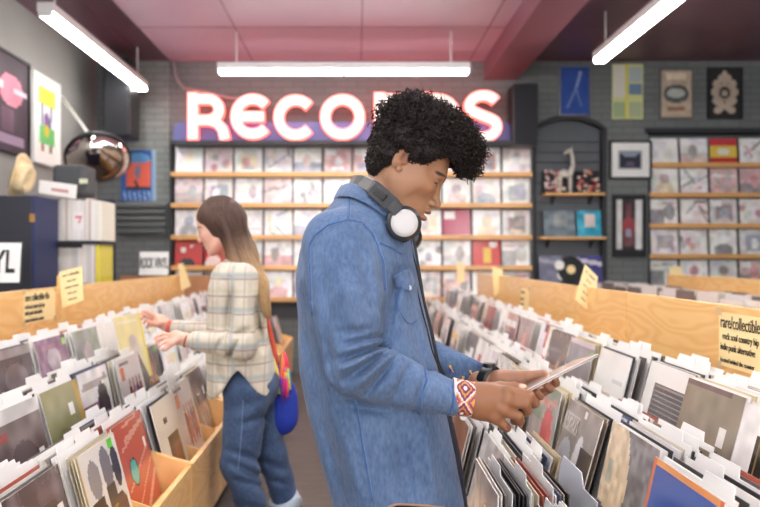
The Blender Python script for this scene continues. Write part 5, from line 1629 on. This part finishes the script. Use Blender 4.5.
# tassels of a friendship bracelet over the far sleeve
tz = random.Random(3)
def tassel(px, py, Y, n=9, L_=.016, dirx=0):
    b_ = MB(); c0 = surf(px, py, .002) or Vector(m_(px, py, Y))
    for i in range(n):
        c = tz.choice([(226, 60, 110), (240, 190, 60), (245, 240, 238), (150, 50, 120), (40, 60, 140)])
        e_ = c0+Vector((tz.uniform(-.006, .006)+dirx, -.004, -L_*tz.uniform(.7, 1.1)))
        b_.tube([c0, c0+(e_-c0)*.5+Vector((0, -.004, .001)), e_], .0011, 5, c)
    b_.tube([c0+Vector((0, -.001, .002)), c0+Vector((0, -.002, -.003))], .0028, 8, (240, 190, 60))
    b_.build('bracelet_tassel', M['paper'], man)
tassel(450, 366, 1.74, dirx=.003); tassel(463, 377, 1.72, dirx=-.005, L_=.012); tassel(470, 371, 1.72, dirx=.006, L_=.014)

# the small record sleeve in his hands
def quad_sleeve(A, B, Cc, th=.004):
    A, B, Cc = Vector(A), Vector(B), Vector(Cc); D = A+(Cc-B); n_ = (B-A).cross(Cc-B).normalized()
    if n_.z < 0: n_ = -n_
    return A, B, Cc, D, n_
A, B, Cc = P(507, 400, 1.505), P(598, 354, 1.485), P(573, 361, 1.665)
A, B, Cc, D, n_ = quad_sleeve(A, B, Cc)
hs = empty('seven_inch_sleeve', (A+Cc)/2, 'small pale record sleeve held in both hands of the man', 'record')
m1 = MB(); g = 20
aa = art(g, (206, 200, 196)); rect(aa, .1, .1, .9, .5, (176, 168, 166)); oval(aa, .55, .6, .25, .2, (150, 140, 140)); aa = mottle(aa, 20, 6, rg)
for i in range(g):
    for j in range(g):
        p = lambda a_, b_: A+(B-A)*a_+(D-A)*b_+n_*.0012
        m1.add([p(i/g, j/g), p((i+1)/g, j/g), p((i+1)/g, (j+1)/g), p(i/g, (j+1)/g)], [(0, 1, 2, 3)], tuple(aa[j, i]))
m1.add([A-n_*.0012, B-n_*.0012, Cc-n_*.0012, D-n_*.0012, A+n_*.0011, B+n_*.0011, Cc+n_*.0011, D+n_*.0011], [(0, 3, 2, 1), (0, 1, 5, 4), (1, 2, 6, 5), (2, 3, 7, 6), (3, 0, 4, 7)], (184, 168, 164))
m1.build('front_cover', M['plastic_art'], hs, loc=hs.location)
m3 = MB(); o4 = -n_*.0020
m3.add([A+o4-n_*.0006, B+o4-n_*.0006, Cc+o4-n_*.0006, D+o4-n_*.0006, A+o4+n_*.0006, B+o4+n_*.0006, Cc+o4+n_*.0006, D+o4+n_*.0006], [(0, 3, 2, 1), (4, 5, 6, 7), (0, 1, 5, 4), (1, 2, 6, 5), (2, 3, 7, 6), (3, 0, 4, 7)])
m3.build('inner_record', mat('dark_edge', (40, 22, 28), .7), hs, loc=hs.location)
m4 = MB(); o5 = -n_*.0036
m4.add([A+o5-n_*.0008, B+o5-n_*.0008, Cc+o5-n_*.0008, D+o5-n_*.0008, A+o5+n_*.0008, B+o5+n_*.0008, Cc+o5+n_*.0008, D+o5+n_*.0008], [(0, 3, 2, 1), (4, 5, 6, 7), (0, 1, 5, 4), (1, 2, 6, 5), (2, 3, 7, 6), (3, 0, 4, 7)])
m4.build('back_cover', mat('back_card', (196, 188, 184), .6), hs, loc=hs.location)

# headphones round his neck
hp = empty('headphones', P(403, 223, 1.60), 'grey over-ear headphones with silver discs resting round the neck of the man', 'headphones')
def hpb(mb, name, m__, par=hp, **k): return mb.build(name, m__, par, **k)
for (c_, axd, first) in ((Vector(m_(403.5, 223.5, 1.515)), Vector((.12, -1, .06)), True), (Vector(m_(407, 237, 1.80)), Vector((.12, 1, -.05)), False)):
    axd.normalize()
    cup = hpb(MB().lathe(c_, [(.028, -.034), (.033, -.030), (.0350, -.012), (.0365, -.004), (.0365, .006), (.0335, .0105), (.0302, .0105), (.0296, .008)], 44, axis=axd), 'ear_cup', mat('cup_grey', (44, 46, 50), .4), smooth=True, loc=hp.location)
    hpb(MB().lathe(c_, [(.0292, .0085), (.0280, .0112), (.019, .0128), (.010, .0132), (.0005, .0133)], 44, axis=axd), 'silver_disc', M['silver'], cup, smooth=True, loc=hp.location)
    hpb(MB().lathe(c_, [(.026, -.050), (.034, -.048), (.037, -.040), (.034, -.033)], 32, axis=axd), 'ear_pad', M['black_plastic'], cup, smooth=True, loc=hp.location)
# flat band round the back of the neck
def strap(pts, w, t, name, m__, wd=None):
    pts = [Vector(p) for p in pts]; vs = []
    for i, p in enumerate(pts):
        tg = (pts[min(i+1, len(pts)-1)]-pts[max(i-1, 0)]).normalized()
        wdir = wd[i] if wd else Vector((.55, 0, .83))
        wdir = (Vector(wdir)-tg*Vector(wdir).dot(tg)).normalized(); nn = tg.cross(wdir)
        for a_, b_ in ((-w/2, -t/2), (w/2, -t/2), (w/2, t/2), (-w/2, t/2)): vs.append(p+wdir*a_+nn*b_)
    fs = [(0, 1, 2, 3), tuple(len(vs)-4+i for i in (3, 2, 1, 0))]
    for i in range(len(pts)-1):
        for k in range(4): fs.append((i*4+k, i*4+(k+1) % 4, i*4+4+(k+1) % 4, i*4+4+k))
    b_ = MB(); b_.add(vs, fs); return hpb(b_, name, m__, loc=hp.location, bevel=.002)
near_ = [m_(400, 212, 1.515), m_(391, 204, 1.518), m_(381, 194.5, 1.535), m_(371, 186, 1.565), m_(362, 181.5, 1.605), m_(356, 181, 1.65)]
mid_ = [m_(352, 181, 1.70)]
full = near_+mid_+[(p[0], 2*YM-p[1]+.0, p[2]) for p in near_[::-1]]
strap(full, .030, .007, 'headband', M['black_plastic'])
strap([Vector(m_(394, 207, 1.508)), Vector(m_(383, 196.5, 1.522)), Vector(m_(372, 187, 1.552))], .034, .006, 'slider_frame', M['grey_plastic'])
strap([Vector(m_(385, 198.5, 1.514)), Vector(m_(375, 189.5, 1.538))], .016, .005, 'slider_slot', M['black_plastic'])
strap([Vector(m_(399, 212, 1.504)), Vector(m_(390, 203.5, 1.508))], .026, .008, 'hinge', M['grey_plastic'])
# leads hanging down his front
for (pts, nm) in (([(410, 240), (413, 254), (417, 270), (421, 290), (425, 308), (430, 325), (434, 346), (440, 365), (446, 378)], 'cable'),
                  ([(411, 240), (411.5, 256), (414, 275), (418, 294), (422.5, 312), (427.5, 330), (432, 350), (438, 366), (444, 377)], 'cable')):
    w_ = [Vector(m_(x, y, 1.60-.00004*(y-240)*(y-240)*.02)) for x, y in dens(pts, 3)]
    hpb(MB().tube(w_, .0016, 6), nm, M['ink'], smooth=True, loc=hp.location)

# =================================================================  THE YOUNG WOMAN
YG = 3.10
def g_(px, py, Y=YG): return tuple(P(px, py, Y))
woman = empty('person', (-.5, YG, 0), 'person with long brown to blond hair, plaid shirt and jeans, browsing the left rack', 'person')
GO = P(220.5, 226, YG); GT = R(20); gc, gs = math.cos(GT), math.sin(GT)
def gh2w(V):
    V = np.asarray(V, float); a, y, b = V[..., 0], V[..., 1], V[..., 2]
    return np.stack([GO.x-(a*gc+b*gs), GO.y+y, GO.z-a*gs+b*gc], -1)
S = SDF((-.13, -.10, -.2), (.14, .10, .16), .0036)
S.add(S.ell((-.005, 0, .045), (.092, .072, .080))); S.add(S.ell((.036, 0, .0), (.058, .056, .075)), .02); S.add(S.ell((.048, 0, -.05), (.042, .042, .045)), .02)
for sg in (-1, 1):
    S.add(S.cap((.002, sg*.05, -.042), (.058, sg*.022, -.088), .014, .013), .03); S.add(S.ell((.060, sg*.038, -.022), (.022, .018, .018)), .02)
    S.sub(S.ell((.090, sg*.032, .002), (.012, .016, .009)), .01); S.add(S.ell((.073, sg*.031, -.001), (.0125, .0125, .012)), .002)
S.add(S.ell((.072, 0, -.092), (.016, .018, .014)), .02)
S.add(S.cap((.084, 0, .010), (.100, 0, -.024), .0065, .0075), .010); S.add(S.ell((.102, 0, -.028), (.009, .009, .008)), .005)
S.add(S.ell((.088, 0, -.053), (.010, .018, .0055)), .004); S.add(S.ell((.086, 0, -.066), (.010, .016, .006)), .004); S.sub(S.ell((.098, 0, -.0597), (.012, .017, .0018)), .002)
def gw2h(p):
    X, Z = -(p[0]-GO.x), p[2]-GO.z
    return (X*gc-Z*gs, p[1]-GO.y, X*gs+Z*gc)
S.add(S.cap(gw2h(g_(229, 240)), gw2h(g_(237, 268)), .046, .052), .03)
V, Q = S.mesh(); L = V
cols = np.tile(np.array((226, 180, 160.)), (len(V), 1))
for sg in (-1, 1):
    blob((.058, sg*.045, -.03), (.03, .02, .025), (232, 168, 152), 1)
    for t in np.linspace(0, 1, 7): blob((.092-.02*t, sg*(.014+.032*t), .018+.006*math.sin(PI*t)), (.01, .007, .0035), (110, 80, 62), .8)
    for t in np.linspace(-1, 1, 7): blob((.0855-.004*abs(t), sg*(.031+.012*t), -.001-.001*t*t), (.006, .003, .0022), (50, 36, 32), .6)
blob((.092, 0, -.053), (.012, .02, .006), (204, 120, 116), .5); blob((.090, 0, -.066), (.012, .018, .007), (212, 128, 124), .5)
blob((-.0, -.03, -.12), (.09, .10, .06), (196, 110, 98), .6)  # reddish shadow on the neck, painted into the skin colour
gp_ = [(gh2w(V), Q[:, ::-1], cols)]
# hands
def simple_hand(S, wr, pc, fing, thumb, rp=.026):
    S.add(S.cap(wr[0], wr[1], .026, .023)); S.add(S.cap(wr[1], pc, .024, .030), .015)
    for ch in fing:
        for i in range(len(ch)-1): S.add(S.cap(ch[i], ch[i+1], .0095-.001*i, .0085-.001*i), .006 if i == 0 else .003)
    for i in range(len(thumb)-1): S.add(S.cap(thumb[i], thumb[i+1], .013-.002*i, .011-.002*i), .01)
gq = lambda px, py, Y: tuple(P(px, py, Y))
# near hand rests on the record tops
S = SDF((-1.0, 2.78, .88), (-.60, 3.10, 1.06), .0035)
Yn = 2.95
simple_hand(S, (gq(204, 344, Yn), gq(186, 340, Yn)), gq(176, 337.5, Yn),
    [(gq(170, 335, Yn+.02), gq(163, 334, Yn+.03), gq(157.5, 336, Yn+.03), gq(155, 339, Yn+.03)), (gq(171, 338, Yn), gq(163, 338, Yn), gq(158, 340.5, Yn), gq(156, 344, Yn)),
     (gq(172, 340, Yn-.02), gq(165, 342, Yn-.025), gq(160.5, 345, Yn-.03), gq(159, 348, Yn-.03)), (gq(174, 343, Yn-.03), gq(168, 346, Yn-.04), gq(165, 348, Yn-.04), gq(163, 350, Yn-.04))],
    (gq(180, 338, Yn-.02), gq(171, 343, Yn-.045), gq(166, 349, Yn-.05)))
V, Q = S.mesh(); gp_.append((V, Q, np.tile(np.array((228, 178, 158.)), (len(V), 1))))
# far hand pinches the yellow cover
S = SDF((-1.06, 3.14, .98), (-.68, 3.46, 1.2), .0035)
Yf = 3.28
simple_hand(S, (gq(180, 328, Yf), gq(169, 327, Yf)), gq(160, 321, Yf),
    [(gq(155, 316, Yf-.01), gq(148, 312, Yf-.02), gq(142.5, 311, Yf-.03), gq(141, 314, Yf-.05)), (gq(154, 318, Yf), gq(147, 316, Yf), gq(143, 316, Yf-.02), gq(142, 319, Yf-.04)),
     (gq(155, 321, Yf+.01), gq(149, 320, Yf+.01), gq(145, 321, Yf-.01), gq(144, 323, Yf-.03)), (gq(156, 324, Yf+.01), gq(151, 325, Yf+.01), gq(148, 326, Yf), gq(147, 328, Yf-.02))],
    (gq(163, 323, Yf-.02), gq(156, 324, Yf-.05), gq(149, 322, Yf-.07)))
V, Q = S.mesh(); gp_.append((V, Q, np.tile(np.array((226, 172, 150.)), (len(V), 1))))
Vs, Qs, Cs, o_ = [], [], [], 0
for V, Q, c in gp_: Vs.append(V); Qs.append(Q+o_); Cs.append(c); o_ += len(V)
c1_ = bridge([p[0] for p in gp_], [p[1] for p in gp_], None, 1, g_(204, 344, 2.95), 0, g_(238, 268, 3.07), [g_(222, 345, 2.93), g_(242, 344, 2.91), g_(243, 285, 2.98)], .028)
c2_ = bridge([p[0] for p in gp_]+[c1_[0]], [p[1] for p in gp_]+[np.zeros((0, 4), int)], None, 2, g_(180, 328, 3.28), 0, g_(238, 268, 3.13), [g_(200, 332, 3.28), g_(222, 334, 3.28), g_(238, 285, 3.22)], .028)
Vs += [c1_[0], c2_[0]]; Qs += [np.array(c1_[1]), np.array(c2_[1])]; Cs += [np.tile(np.array((226, 176, 156.)), (len(c1_[0])+len(c2_[0]), 1))]
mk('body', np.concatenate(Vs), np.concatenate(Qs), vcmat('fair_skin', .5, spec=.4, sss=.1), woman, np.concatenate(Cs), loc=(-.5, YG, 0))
# hair: long strands, brown at the crown turning blond at the tips
gr = random.Random(8)
hb2 = MB()
S = SDF((-.80, 2.90, .96), (-.26, 3.28, 1.62), .0055)
gl = lambda px, py, dy=0: tuple(P(px, py, YG+dy))
S.add(S.ell(gl(221, 218), (.102, .088, .094)))
S.add(S.cap(gl(228, 226), gl(243, 258), .078, .062), .03)
S.add(S.cap(gl(242, 254, -.02), gl(258, 284, -.05), .060, .040), .03); S.add(S.cap(gl(258, 284, -.05), gl(268.5, 316, -.05), .040, .012), .02)
for sg in (-1, 1): S.add(S.cap(gl(224, 222, sg*.066), gl(236, 262, sg*.072), .028, .024), .02)
# open the face
S.sub(S.ell(tuple(gh2w(np.array((.085, 0, -.015)))), (.052, .095, .056)), .01)
S.sub(S.ell(tuple(gh2w(np.array((.060, 0, -.075)))), (.062, .10, .05)), .012)
S.F += .004*wig(S.X, S.Y, S.Z, (90, 90, 14), 5, 6)
V, Q = S.mesh()
def hair_col(V):
    t = np.clip((P(0, 236, YG).z-V[:, 2]+.25*(V[:, 0]-P(230, 0, YG).x))/.20, 0, 1)[:, None]
    return np.array((78, 56, 46.))*(1-t)+np.array((200, 166, 122.))*t
ghm = vcmat('ombre_hair', .5, spec=.4)
gh = mk('hair', V, Q, ghm, woman, hair_col(V), loc=(-.5, YG, 0), sm=1)
# strands combed over the mass
bvg = BVHTree.FromPolygons([tuple(v) for v in V], [tuple(q_) for q_ in Q.tolist()])
sv = MB()
for k in range(520):
    a0 = gr.uniform(-1, 1); side_ = gr.choice((-1, -1, -1, 1))
    p0 = Vector(P(gr.uniform(205, 228), gr.uniform(197, 206), YG+side_*gr.uniform(.0, .05)))
    end = Vector(P(gr.uniform(262, 274), gr.uniform(290, 326), YG-.05+side_*gr.uniform(0, .03)))
    midp = Vector(P(gr.uniform(222, 252), gr.uniform(228, 252), YG+side_*gr.uniform(.04, .12)))
    mid2 = Vector(P(gr.uniform(240, 262), gr.uniform(258, 285), YG+side_*gr.uniform(.02, .07)))
    pts = []
    for j in range(15):
        t = j/14
        q0 = (1-t)**3*p0+3*(1-t)**2*t*midp+3*(1-t)*t*t*mid2+t**3*end
        n0_ = bvg.find_nearest(q0)
        w_ = .97
        if n0_[0] is not None:
            q0 = q0*(1-w_)+(n0_[0]+n0_[1]*(.002 if n0_[1].dot(q0-Vector(P(240, 250, YG))) > 0 else -.002)*1)*w_
        pts.append(q0)
    sv.tube(pts, .0016, 3)
Vv = np.array([tuple(p) for p in sv.v])
os_ = mk('loose_strands', Vv, sv.f, ghm, gh, np.clip(hair_col(Vv)*np.random.uniform(.85, 1.15, (len(Vv), 1)).repeat(3, 1), 0, 255)*1.0, loc=(-.5, YG, 0)); os_['kind'] = 'stuff'
# plaid shirt
def plaid():
    m, nt, b = nmat('plaid_cotton')
    tc = nt.nodes.new('ShaderNodeTexCoord'); sp = nt.nodes.new('ShaderNodeSeparateXYZ'); nt.links.new(tc.outputs['Object'], sp.inputs[0])
    base = tuple(lin((208, 200, 184)))+(1,)
    prev = None
    for ax, f, ph, w, col, amt in (('Z', 92, .3, .55, (186, 190, 158), .5), ('Z', 92, 2.2, .86, (130, 116, 110), .6), ('Z', 46, 1.2, .80, (150, 166, 178), .6), ('X', 92, .6, .6, (176, 170, 156), .4), ('X', 92, 2.4, .9, (160, 146, 134), .5), ('X', 46, 1.1, .85, (166, 180, 186), .5)):
        a_ = nt.nodes.new('ShaderNodeMath'); a_.operation = 'MULTIPLY_ADD'; a_.inputs[1].default_value = f; a_.inputs[2].default_value = ph
        nt.links.new(sp.outputs[ax], a_.inputs[0])
        s_ = nt.nodes.new('ShaderNodeMath'); s_.operation = 'SINE'; nt.links.new(a_.outputs[0], s_.inputs[0])
        r_ = nt.nodes.new('ShaderNodeMapRange'); r_.inputs['From Min'].default_value = w; r_.inputs['From Max'].default_value = 1; r_.inputs['To Max'].default_value = amt
        nt.links.new(s_.outputs[0], r_.inputs['Value'])
        mx = nt.nodes.new('ShaderNodeMix'); mx.data_type = 'RGBA'
        if prev is None: mx.inputs['A'].default_value = base
        else: nt.links.new(prev, mx.inputs['A'])
        mx.inputs['B'].default_value = tuple(lin(col))+(1,); nt.links.new(r_.outputs['Result'], mx.inputs['Factor']); prev = mx.outputs['Result']
    nt.links.new(prev, b.inputs['Base Color']); b.inputs['Roughness'].default_value = .9
    n = nt.nodes.new('ShaderNodeTexNoise'); n.inputs['Scale'].default_value = 18; nt.links.new(tc.outputs['Object'], n.inputs['Vector'])
    bp = nt.nodes.new('ShaderNodeBump'); bp.inputs['Strength'].default_value = .5; bp.inputs['Distance'].default_value = .02
    nt.links.new(n.outputs['Fac'], bp.inputs['Height']); nt.links.new(bp.outputs['Normal'], b.inputs['Normal'])
    return m
GTAB = [(258, 226, 247, .06), (264, 219, 252, .12), (272, 214, 258, .16), (285, 210, 262, .175), (305, 208, 265, .172), (330, 207, 268, .17), (355, 207, 273, .178), (375, 207, 277, .185), (402, 208, 280, .19)]
S = SDF((-1.0, 2.74, .66), (-.24, 3.46, 1.34), .0075)
S.add(torso(S, GTAB, YG, p=2.1))
S.F += .008*wig(S.X, S.Y, S.Z, (24, 24, 8), 13, 5)
S.add(S.cap(g_(243, 278, 2.97), g_(243, 345, 2.905), .062, .058), .02); S.add(S.cap(g_(243, 345, 2.905), g_(197, 341, 2.945), .058, .040), .02)
S.add(S.cap(g_(238, 280, 3.24), g_(222, 335, 3.28), .062, .05), .02); S.add(S.cap(g_(222, 335, 3.28), g_(176, 328, 3.28), .05, .036), .02)
crease(S, [(238, 340, 228, 358, 2, .012), (247, 330, 236, 335, 2, .010), (225, 334, 215, 352, 2, .008), (232, 290, 228, 330, 3, .01), (255, 300, 262, 350, 3, .012), (215, 360, 222, 385, 3, .008)], 3.1)
U = VX+F*S.X/S.Y; W_ = VY-F*(S.Z-CZ)/S.Y
hem = np.interp(U, [205, 211, 222, 232, 238, 245, 256, 266, 274, 282], [398, 401, 392, 376, 370, 378, 392, 397, 386, 370])
S.F = np.maximum(S.F, (W_-hem)*.0035)
V, Q = S.mesh(); gsh = mk('plaid_shirt', V, Q, plaid(), woman, loc=(-.5, YG, 0), sm=1)
bvs = BVHTree.FromPolygons([tuple(v) for v in V], [tuple(q_) for q_ in Q.tolist()])
# band at the far wrist and a bracelet at the near one
MB().tube([g_(167.5, 326.5, 3.28), g_(171.5, 327.2, 3.28)], .030, 20).build('red_wristband', mat('coral_band', (206, 96, 80), .6), woman, smooth=True)
MB().tube([g_(185.5, 340.2, 2.95), g_(187, 340.6, 2.95)], .0285, 20).build('brown_bracelet', mat('brown_cord', (120, 80, 56), .6), woman, smooth=True)
# jeans
S = SDF((-.70, 2.86, .02), (-.16, 3.40, .94), .008)
S.add(S.ell(g_(251, 384), (.118, .155, .11)))
S.add(S.cap(g_(247, 392, 3.02), g_(240, 462, 3.01), .094, .074), .03); S.add(S.cap(g_(240, 462, 3.01), g_(262, 545, 3.02), .074, .062), .03)
S.add(S.cap(g_(254, 392, 3.18), g_(271, 455, 3.2), .09, .066), .03); S.add(S.cap(g_(271, 455, 3.2), g_(288, 505, 3.24), .066, .058), .03)
S.F += .004*wig(S.X, S.Y, S.Z, (30, 30, 40), 15, 5)
crease(S, [(228, 450, 262, 462, 3, .008), (230, 462, 262, 478, 3, .009), (236, 480, 266, 488, 3, .007), (232, 410, 262, 400, 4, .006), (240, 425, 268, 415, 3, .006), (262, 460, 284, 470, 3, .006), (268, 480, 288, 484, 3, .006), (238, 505, 270, 510, 3, .007)], 3.3)
V, Q = S.mesh()
jn = mk('jeans', V, Q, denim('blue_jeans', (42, 58, 86), (84, 106, 142), sc=7), woman, loc=(-.5, YG, 0), sm=1)
bvj = BVHTree.FromPolygons([tuple(v) for v in V], [tuple(q_) for q_ in Q.tolist()])
seam([(243, 400), (242, 425), (240, 450), (238, 470)], .002, mat('worn_seam', (112, 132, 162), .9), 'side_seam', jn, bv=bvj, lift=.001)
c1 = Vector(g_(283, 497, 3.22)); c2 = Vector(g_(288.5, 507, 3.24))
MB().tube([c1, c2], .0665, 24).build('turned_cuff', mat('cuff_denim', (176, 190, 206), .9, bump=.3, bscale=60), jn, smooth=True)
MB().tube([Vector(g_(261, 540, 3.02)), Vector(g_(263.5, 550, 3.02))], .070, 24).build('turned_cuff', mat('cuff_denim2', (176, 190, 206), .9, bump=.3, bscale=60), jn, smooth=True)
# lower legs and shoes
for (a, b) in ((g_(262, 545, 3.02), (g_(264, 560, 3.02)[0], 3.02, .07)), (g_(288, 505, 3.24), (g_(292, 530, 3.24)[0], 3.24, .16))):
    MB().tube([a, b], .036, 14).build('ankle', M['dark'], woman, smooth=True)
shoe(g_(264, 560, 3.02)[0], 3.02, -1, woman); shoe(g_(294, 535, 3.24)[0]+.0, 3.24, -1, woman, off=(0, 0, .075), tip=R(38))
# yellow cover lifted from the bin
ya = art(26, (240, 230, 170)); oval(ya, .55, .6, .2, .3, (222, 214, 206)); oval(ya, .5, .4, .12, .1, (206, 196, 190)); rect(ya, .1, .06, .8, .12, (244, 240, 210)); rect(ya, .92, 0, 1, 1, (236, 216, 90)); ya = mottle(ya, 8, 5, rg)
me = sleeve_mesh('lifted_record_sleeve', ya, m=M['plastic_art'])
place('lifted_record_sleeve', me, (P(140, 0, 3.42).x, 3.42, .738), (0, R(12), R(180-5)), 'pale yellow cover half lifted from the left bin by the hand of the woman', 'record')
# shoulder bag with tassels
bag = empty('shoulder_bag', P(281, 432, 3.22), 'round bright blue cloth bag with multicoloured tassels hanging at the back of the woman', 'bag')
S = SDF((-.46, 3.05, .50), (-.16, 3.36, .96), .008)
S.add(S.ell(tuple(P(281, 404, 3.2)), (.074, .055, .125))); S.add(S.ell(tuple(P(281, 418, 3.2)), (.070, .055, .07)), .03)
V, Q = S.mesh(); mk('bag_body', V, Q, M['bagblue'], bag, loc=bag.location, sm=1)
MB().tube([P(279, 376, 3.2), P(274, 350, 3.18), P(268, 325, 3.18), P(262, 300, 3.18)], .012, 8).build('bag_strap', mat('red_strap', (206, 84, 60), .8), bag, smooth=True, loc=bag.location)
rt = random.Random(6)
for i in range(9):
    c = [(226, 60, 120), (240, 220, 60), (90, 190, 90), (120, 50, 150), (240, 120, 60), (220, 50, 90), (250, 226, 80), (60, 160, 190), (150, 50, 140)][i]
    x0 = rt.uniform(272, 290); y0 = rt.uniform(352, 366)
    tb_ = MB()
    for k in range(5):
        dx, dy = rt.uniform(-3, 7), rt.uniform(18, 38)
        tb_.tube([P(x0, y0, 3.14), P(x0+dx*.6, y0+dy*.5, 3.11), P(x0+dx, y0+dy, 3.115)], .005, 6, c)
    tb_.build('tassel', M['paper'], bag, smooth=True, loc=bag.location)

# =================================================================  CAMERA, LIGHT, COLOUR
cam_d = bpy.data.cameras.new('camera'); cam = bpy.data.objects.new('camera', cam_d); C.objects.link(cam)
cam.location = (0, 0, CZ); cam.rotation_euler = (PI/2, 0, 0)
cam_d.sensor_width = 36; cam_d.lens = F/760*36
cam_d.shift_x = (380-VX)/760; cam_d.shift_y = (VY-253.5)/760
cam_d.clip_start = .05
cam_d.dof.use_dof = True; cam_d.dof.focus_distance = 1.74; cam_d.dof.aperture_fstop = 3.1; cam_d.dof.aperture_blades = 0
bpy.context.scene.camera = cam

def area(name, loc, rot, sx, sy, e_, col=(1, 1, 1)):
    l = bpy.data.lights.new(name, 'AREA'); l.shape = 'RECTANGLE'; l.size = sx; l.size_y = sy; l.energy = e_; l.color = col
    o = bpy.data.objects.new(name, l); C.objects.link(o); o.location = loc; o.rotation_euler = rot; return o
# daylight entering through the shop windows behind the camera
area('daylight', (-1.0, YF+.05, 1.75), (R(90), 0, 0), 3.0, 2.2, 70, (.93, .97, 1))
area('daylight', (2.8, YF+.05, 1.75), (R(90), 0, 0), 3.4, 2.2, 70, (.93, .97, 1))
w = bpy.data.worlds.new('world'); w.use_nodes = True; bpy.context.scene.world = w
w.node_tree.nodes['Background'].inputs[0].default_value = (.9, .95, 1, 1); w.node_tree.nodes['Background'].inputs[1].default_value = 1.2
sc = bpy.context.scene
sc.view_settings.view_transform = 'Standard'; sc.view_settings.look = 'None'; sc.view_settings.exposure = .8; sc.view_settings.gamma = 1
sc.view_settings.use_curve_mapping = False
sc.cycles.use_denoising = True
sc.cycles.max_bounces = 6
print('individual sleeves', counts)
